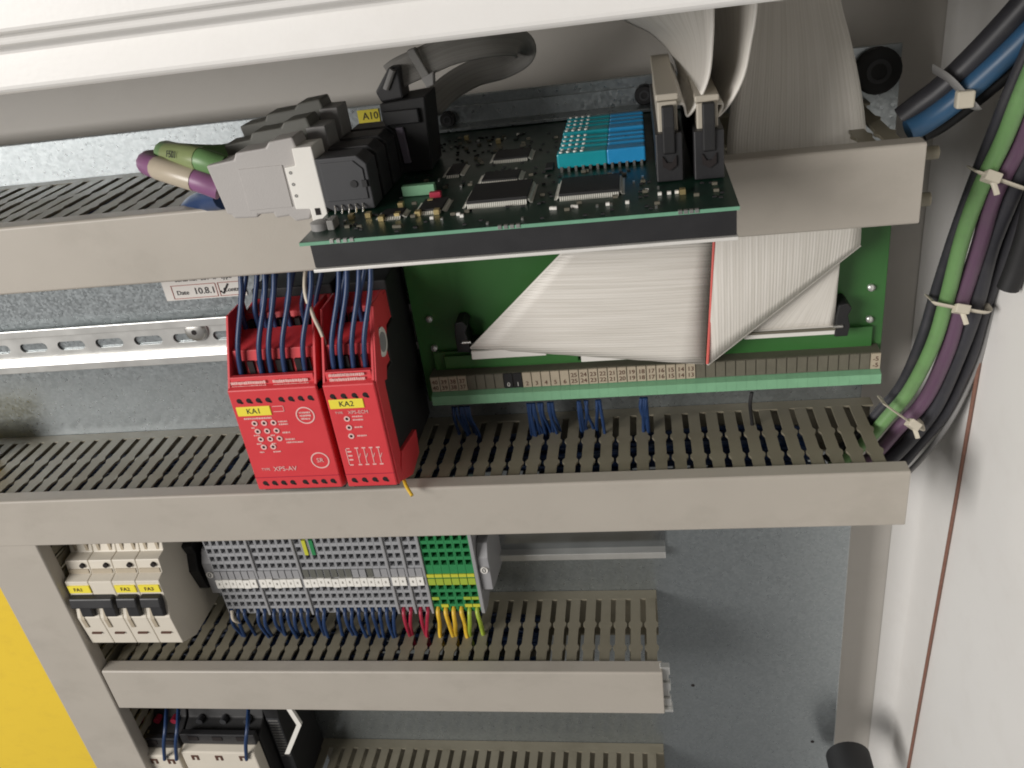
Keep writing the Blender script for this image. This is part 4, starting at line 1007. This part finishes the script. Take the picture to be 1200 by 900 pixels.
for a_, b_ in ((bp_[0], bp_[1]), (bp_[1], bp_[2])):
    wb.prism([(a_.x-0.0022, a_.z), (a_.x+0.0022, a_.z), (b_.x+0.0022, b_.z), (b_.x-0.0022, b_.z)], 'y', -0.0765, -0.0735)
o = obj('bent_bracket', wb, 'white_plastic', origin=bp_[2]); tag(o, 'thin white bent bracket beside the black side block', 'bracket')
for (u, lb_) in ((193, 'dark blue wire entering the left contactor, left of two'), (207, 'dark blue wire entering the left contactor, right of two'), (289, 'dark blue wire entering the right contactor')):
    a_ = at(u+3, 815, -0.050)
    e_ = at(u, 890, -0.0845)
    wire(lb_, [a_, at(u+1, 850, -0.078), at(u-1, 872, -0.0855), e_], 0.0016, 'wire_blue')

# ------------------------------------------------------------------ cable loom on the right
def loom(offset, r, mt, label, ny=0.0, extra=None):
    base = [(975, 548, -0.030), (1012, 520, -0.030), (1040, 490, -0.032), (1067, 457, -0.038), (1092, 404, -0.046), (1108, 350, -0.050), (1129, 282, -0.058), (1150, 222, -0.066), (1176, 164, -0.074), (1198, 108, -0.082), (1240, 10, -0.09)]
    pts = []
    for i, (u, v, y) in enumerate(base):
        a_, b_ = base[max(0, i-1)], base[min(len(base)-1, i+1)]
        tx, ty = b_[0]-a_[0], b_[1]-a_[1]; l_ = math.hypot(tx, ty)
        nx, nyy = -ty/l_, tx/l_
        jt = random.uniform(-2.2, 2.2) if 1 < i < len(base)-1 else 0
        pts.append(at(u + nx*(offset+jt), v + nyy*(offset+jt), y + ny + random.uniform(-.0012, .0012)))
    return wire(label, pts, r, mt, name='cable', cat='cable', seg=14, n=6)
loom(-12, 0.0034, 'cable_dark', 'thin black cable on the left edge of the right-hand cable loom', 0.008)
loom(0, 0.0043, 'cable_green', 'green cable in the right-hand cable loom')
loom(18, 0.0045, 'cable_purple', 'purple cable in the right-hand cable loom', 0.002)
loom(34, 0.0048, 'cable_dark', 'dark grey cable beside the purple one in the right-hand loom', 0.004)
loom(26, 0.0042, 'cable_dark', 'black cable lying behind the loom on the right', 0.013)
loom(49, 0.0038, 'cable_dark', 'outer dark cable in the right-hand cable loom', 0.010)
loom(60, 0.0019, 'cable_grey', 'thin grey cable on the outer edge of the right-hand loom', 0.010)
def loom_tie(label, u0, v0, u1, v1, y, hf):
    a_, b_ = at(u0, v0, y-0.007), at(u1, v1, y-0.005)
    root = thing('cable_tie', label, 'cable tie', a_, 'nylon ties on the right-hand loom')
    md = a_.lerp(b_, .5)
    band_ = MB().tube(smoothpath([a_+Vector((-0.002, 0.012, 0)), a_+Vector((-0.001, 0.003, 0)), a_, md + Vector((0, -0.0012, 0)), b_, b_+Vector((0.002, 0.012, 0))], 5), 0.0021, 8, flat=0.35)
    obj('band', band_, 'tie_nylon', root, smooth=50)
    h_ = a_.lerp(b_, hf) + Vector((0, -0.0022, 0)); d_ = (b_-a_).normalized()
    m_ = MB().tube([h_ - d_*0.0042, h_ + d_*0.0042], 0.0042, 4, flat=0.75)
    obj('head', m_, 'tie_nylon', root, 0.0006)
    obj('tail', MB().tube([h_, h_ + Vector((0.002, -0.0025, -0.006)), h_ + Vector((0.0028, -0.0030, -0.0085))], 0.0014, 6, flat=0.4), 'tie_nylon', root, smooth=50)
    return root
loom_tie('lowest nylon tie on the right-hand loom, near the duct end', 1040, 476, 1080, 503, -0.040, 0.72)
loom_tie('middle nylon tie on the right-hand loom', 1098, 356, 1158, 366, -0.050, 0.45)
loom_tie('topmost nylon tie on the right-hand loom', 1150, 203, 1205, 222, -0.068, 0.18)
wire('blunt black cable end hanging at the right edge', [at(1216, 215, -0.075), at(1206, 265, -0.075), at(1192, 310, -0.073), at(1181, 338, -0.072)], 0.0058, 'soft_black', name='cable', cat='cable', seg=12)
# blue and black cables to the top right corner
wire('blue cable running to the top right corner', [at(1064, 154, -0.060), at(1085, 143, -0.059), at(1112, 124, -0.060), at(1150, 92, -0.064), at(1195, 50, -0.070), at(1250, -10, -0.075)], 0.0058, 'cable_blue', name='cable', cat='cable', seg=14)
wire('thick black cable above the blue one in the top right corner', [at(1058, 140, -0.048), at(1080, 123, -0.050), at(1105, 104, -0.053), at(1145, 66, -0.058), at(1190, 18, -0.064), at(1240, -40, -0.07)], 0.0070, 'cable_dark', name='cable', cat='cable', seg=14)
wire('thin black cable below the blue one in the top right corner', [at(1082, 158, -0.052), at(1105, 146, -0.052), at(1150, 112, -0.056), at(1198, 70, -0.062), at(1250, 15, -0.068)], 0.0038, 'soft_black', name='cable', cat='cable', seg=12)
t_ = thing('cable_tie', 'nylon tie around the blue and black cables at the top right', 'cable tie', at(1130, 115, -0.066))
a_, b_ = at(1112, 92, -0.066), at(1143, 126, -0.070)
obj('band', MB().tube(smoothpath([a_+Vector((-0.004, 0.012, 0.003)), a_, a_.lerp(b_, .5)+Vector((0, -0.0015, 0)), b_, b_+Vector((0.003, 0.012, -0.002))], 5), 0.0030, 8, flat=0.35), 'cable_grey', t_, smooth=50)
h_ = at(1132, 117, -0.0735); obj('head', MB().box(h_.x-0.0045, h_.x+0.0042, h_.y-0.001, h_.y+0.004, h_.z-0.0042, h_.z+0.0044), 'tie_nylon', t_, 0.0010)

# black grommet at the bottom right
q = at(1000, 895, -0.03)
gm_ = thing('cable_gland', 'black round gland at the bottom beside the plate edge', 'gland', (q.x, -0.001, q.z))
obj('body', MB().tube([(q.x, -0.012, q.z-0.013), (q.x, -0.034, q.z-0.013), (q.x, -0.038, q.z-0.013)], [0.0185, 0.0185, 0.0165], 28), 'soft_black', gm_, smooth=40)
obj('rim', MB().ring((q.x, -0.0382, q.z-0.013), 0.0105, 0.0150, 0.0010), 'grey_black', gm_)
bpy.context.view_layer.update()
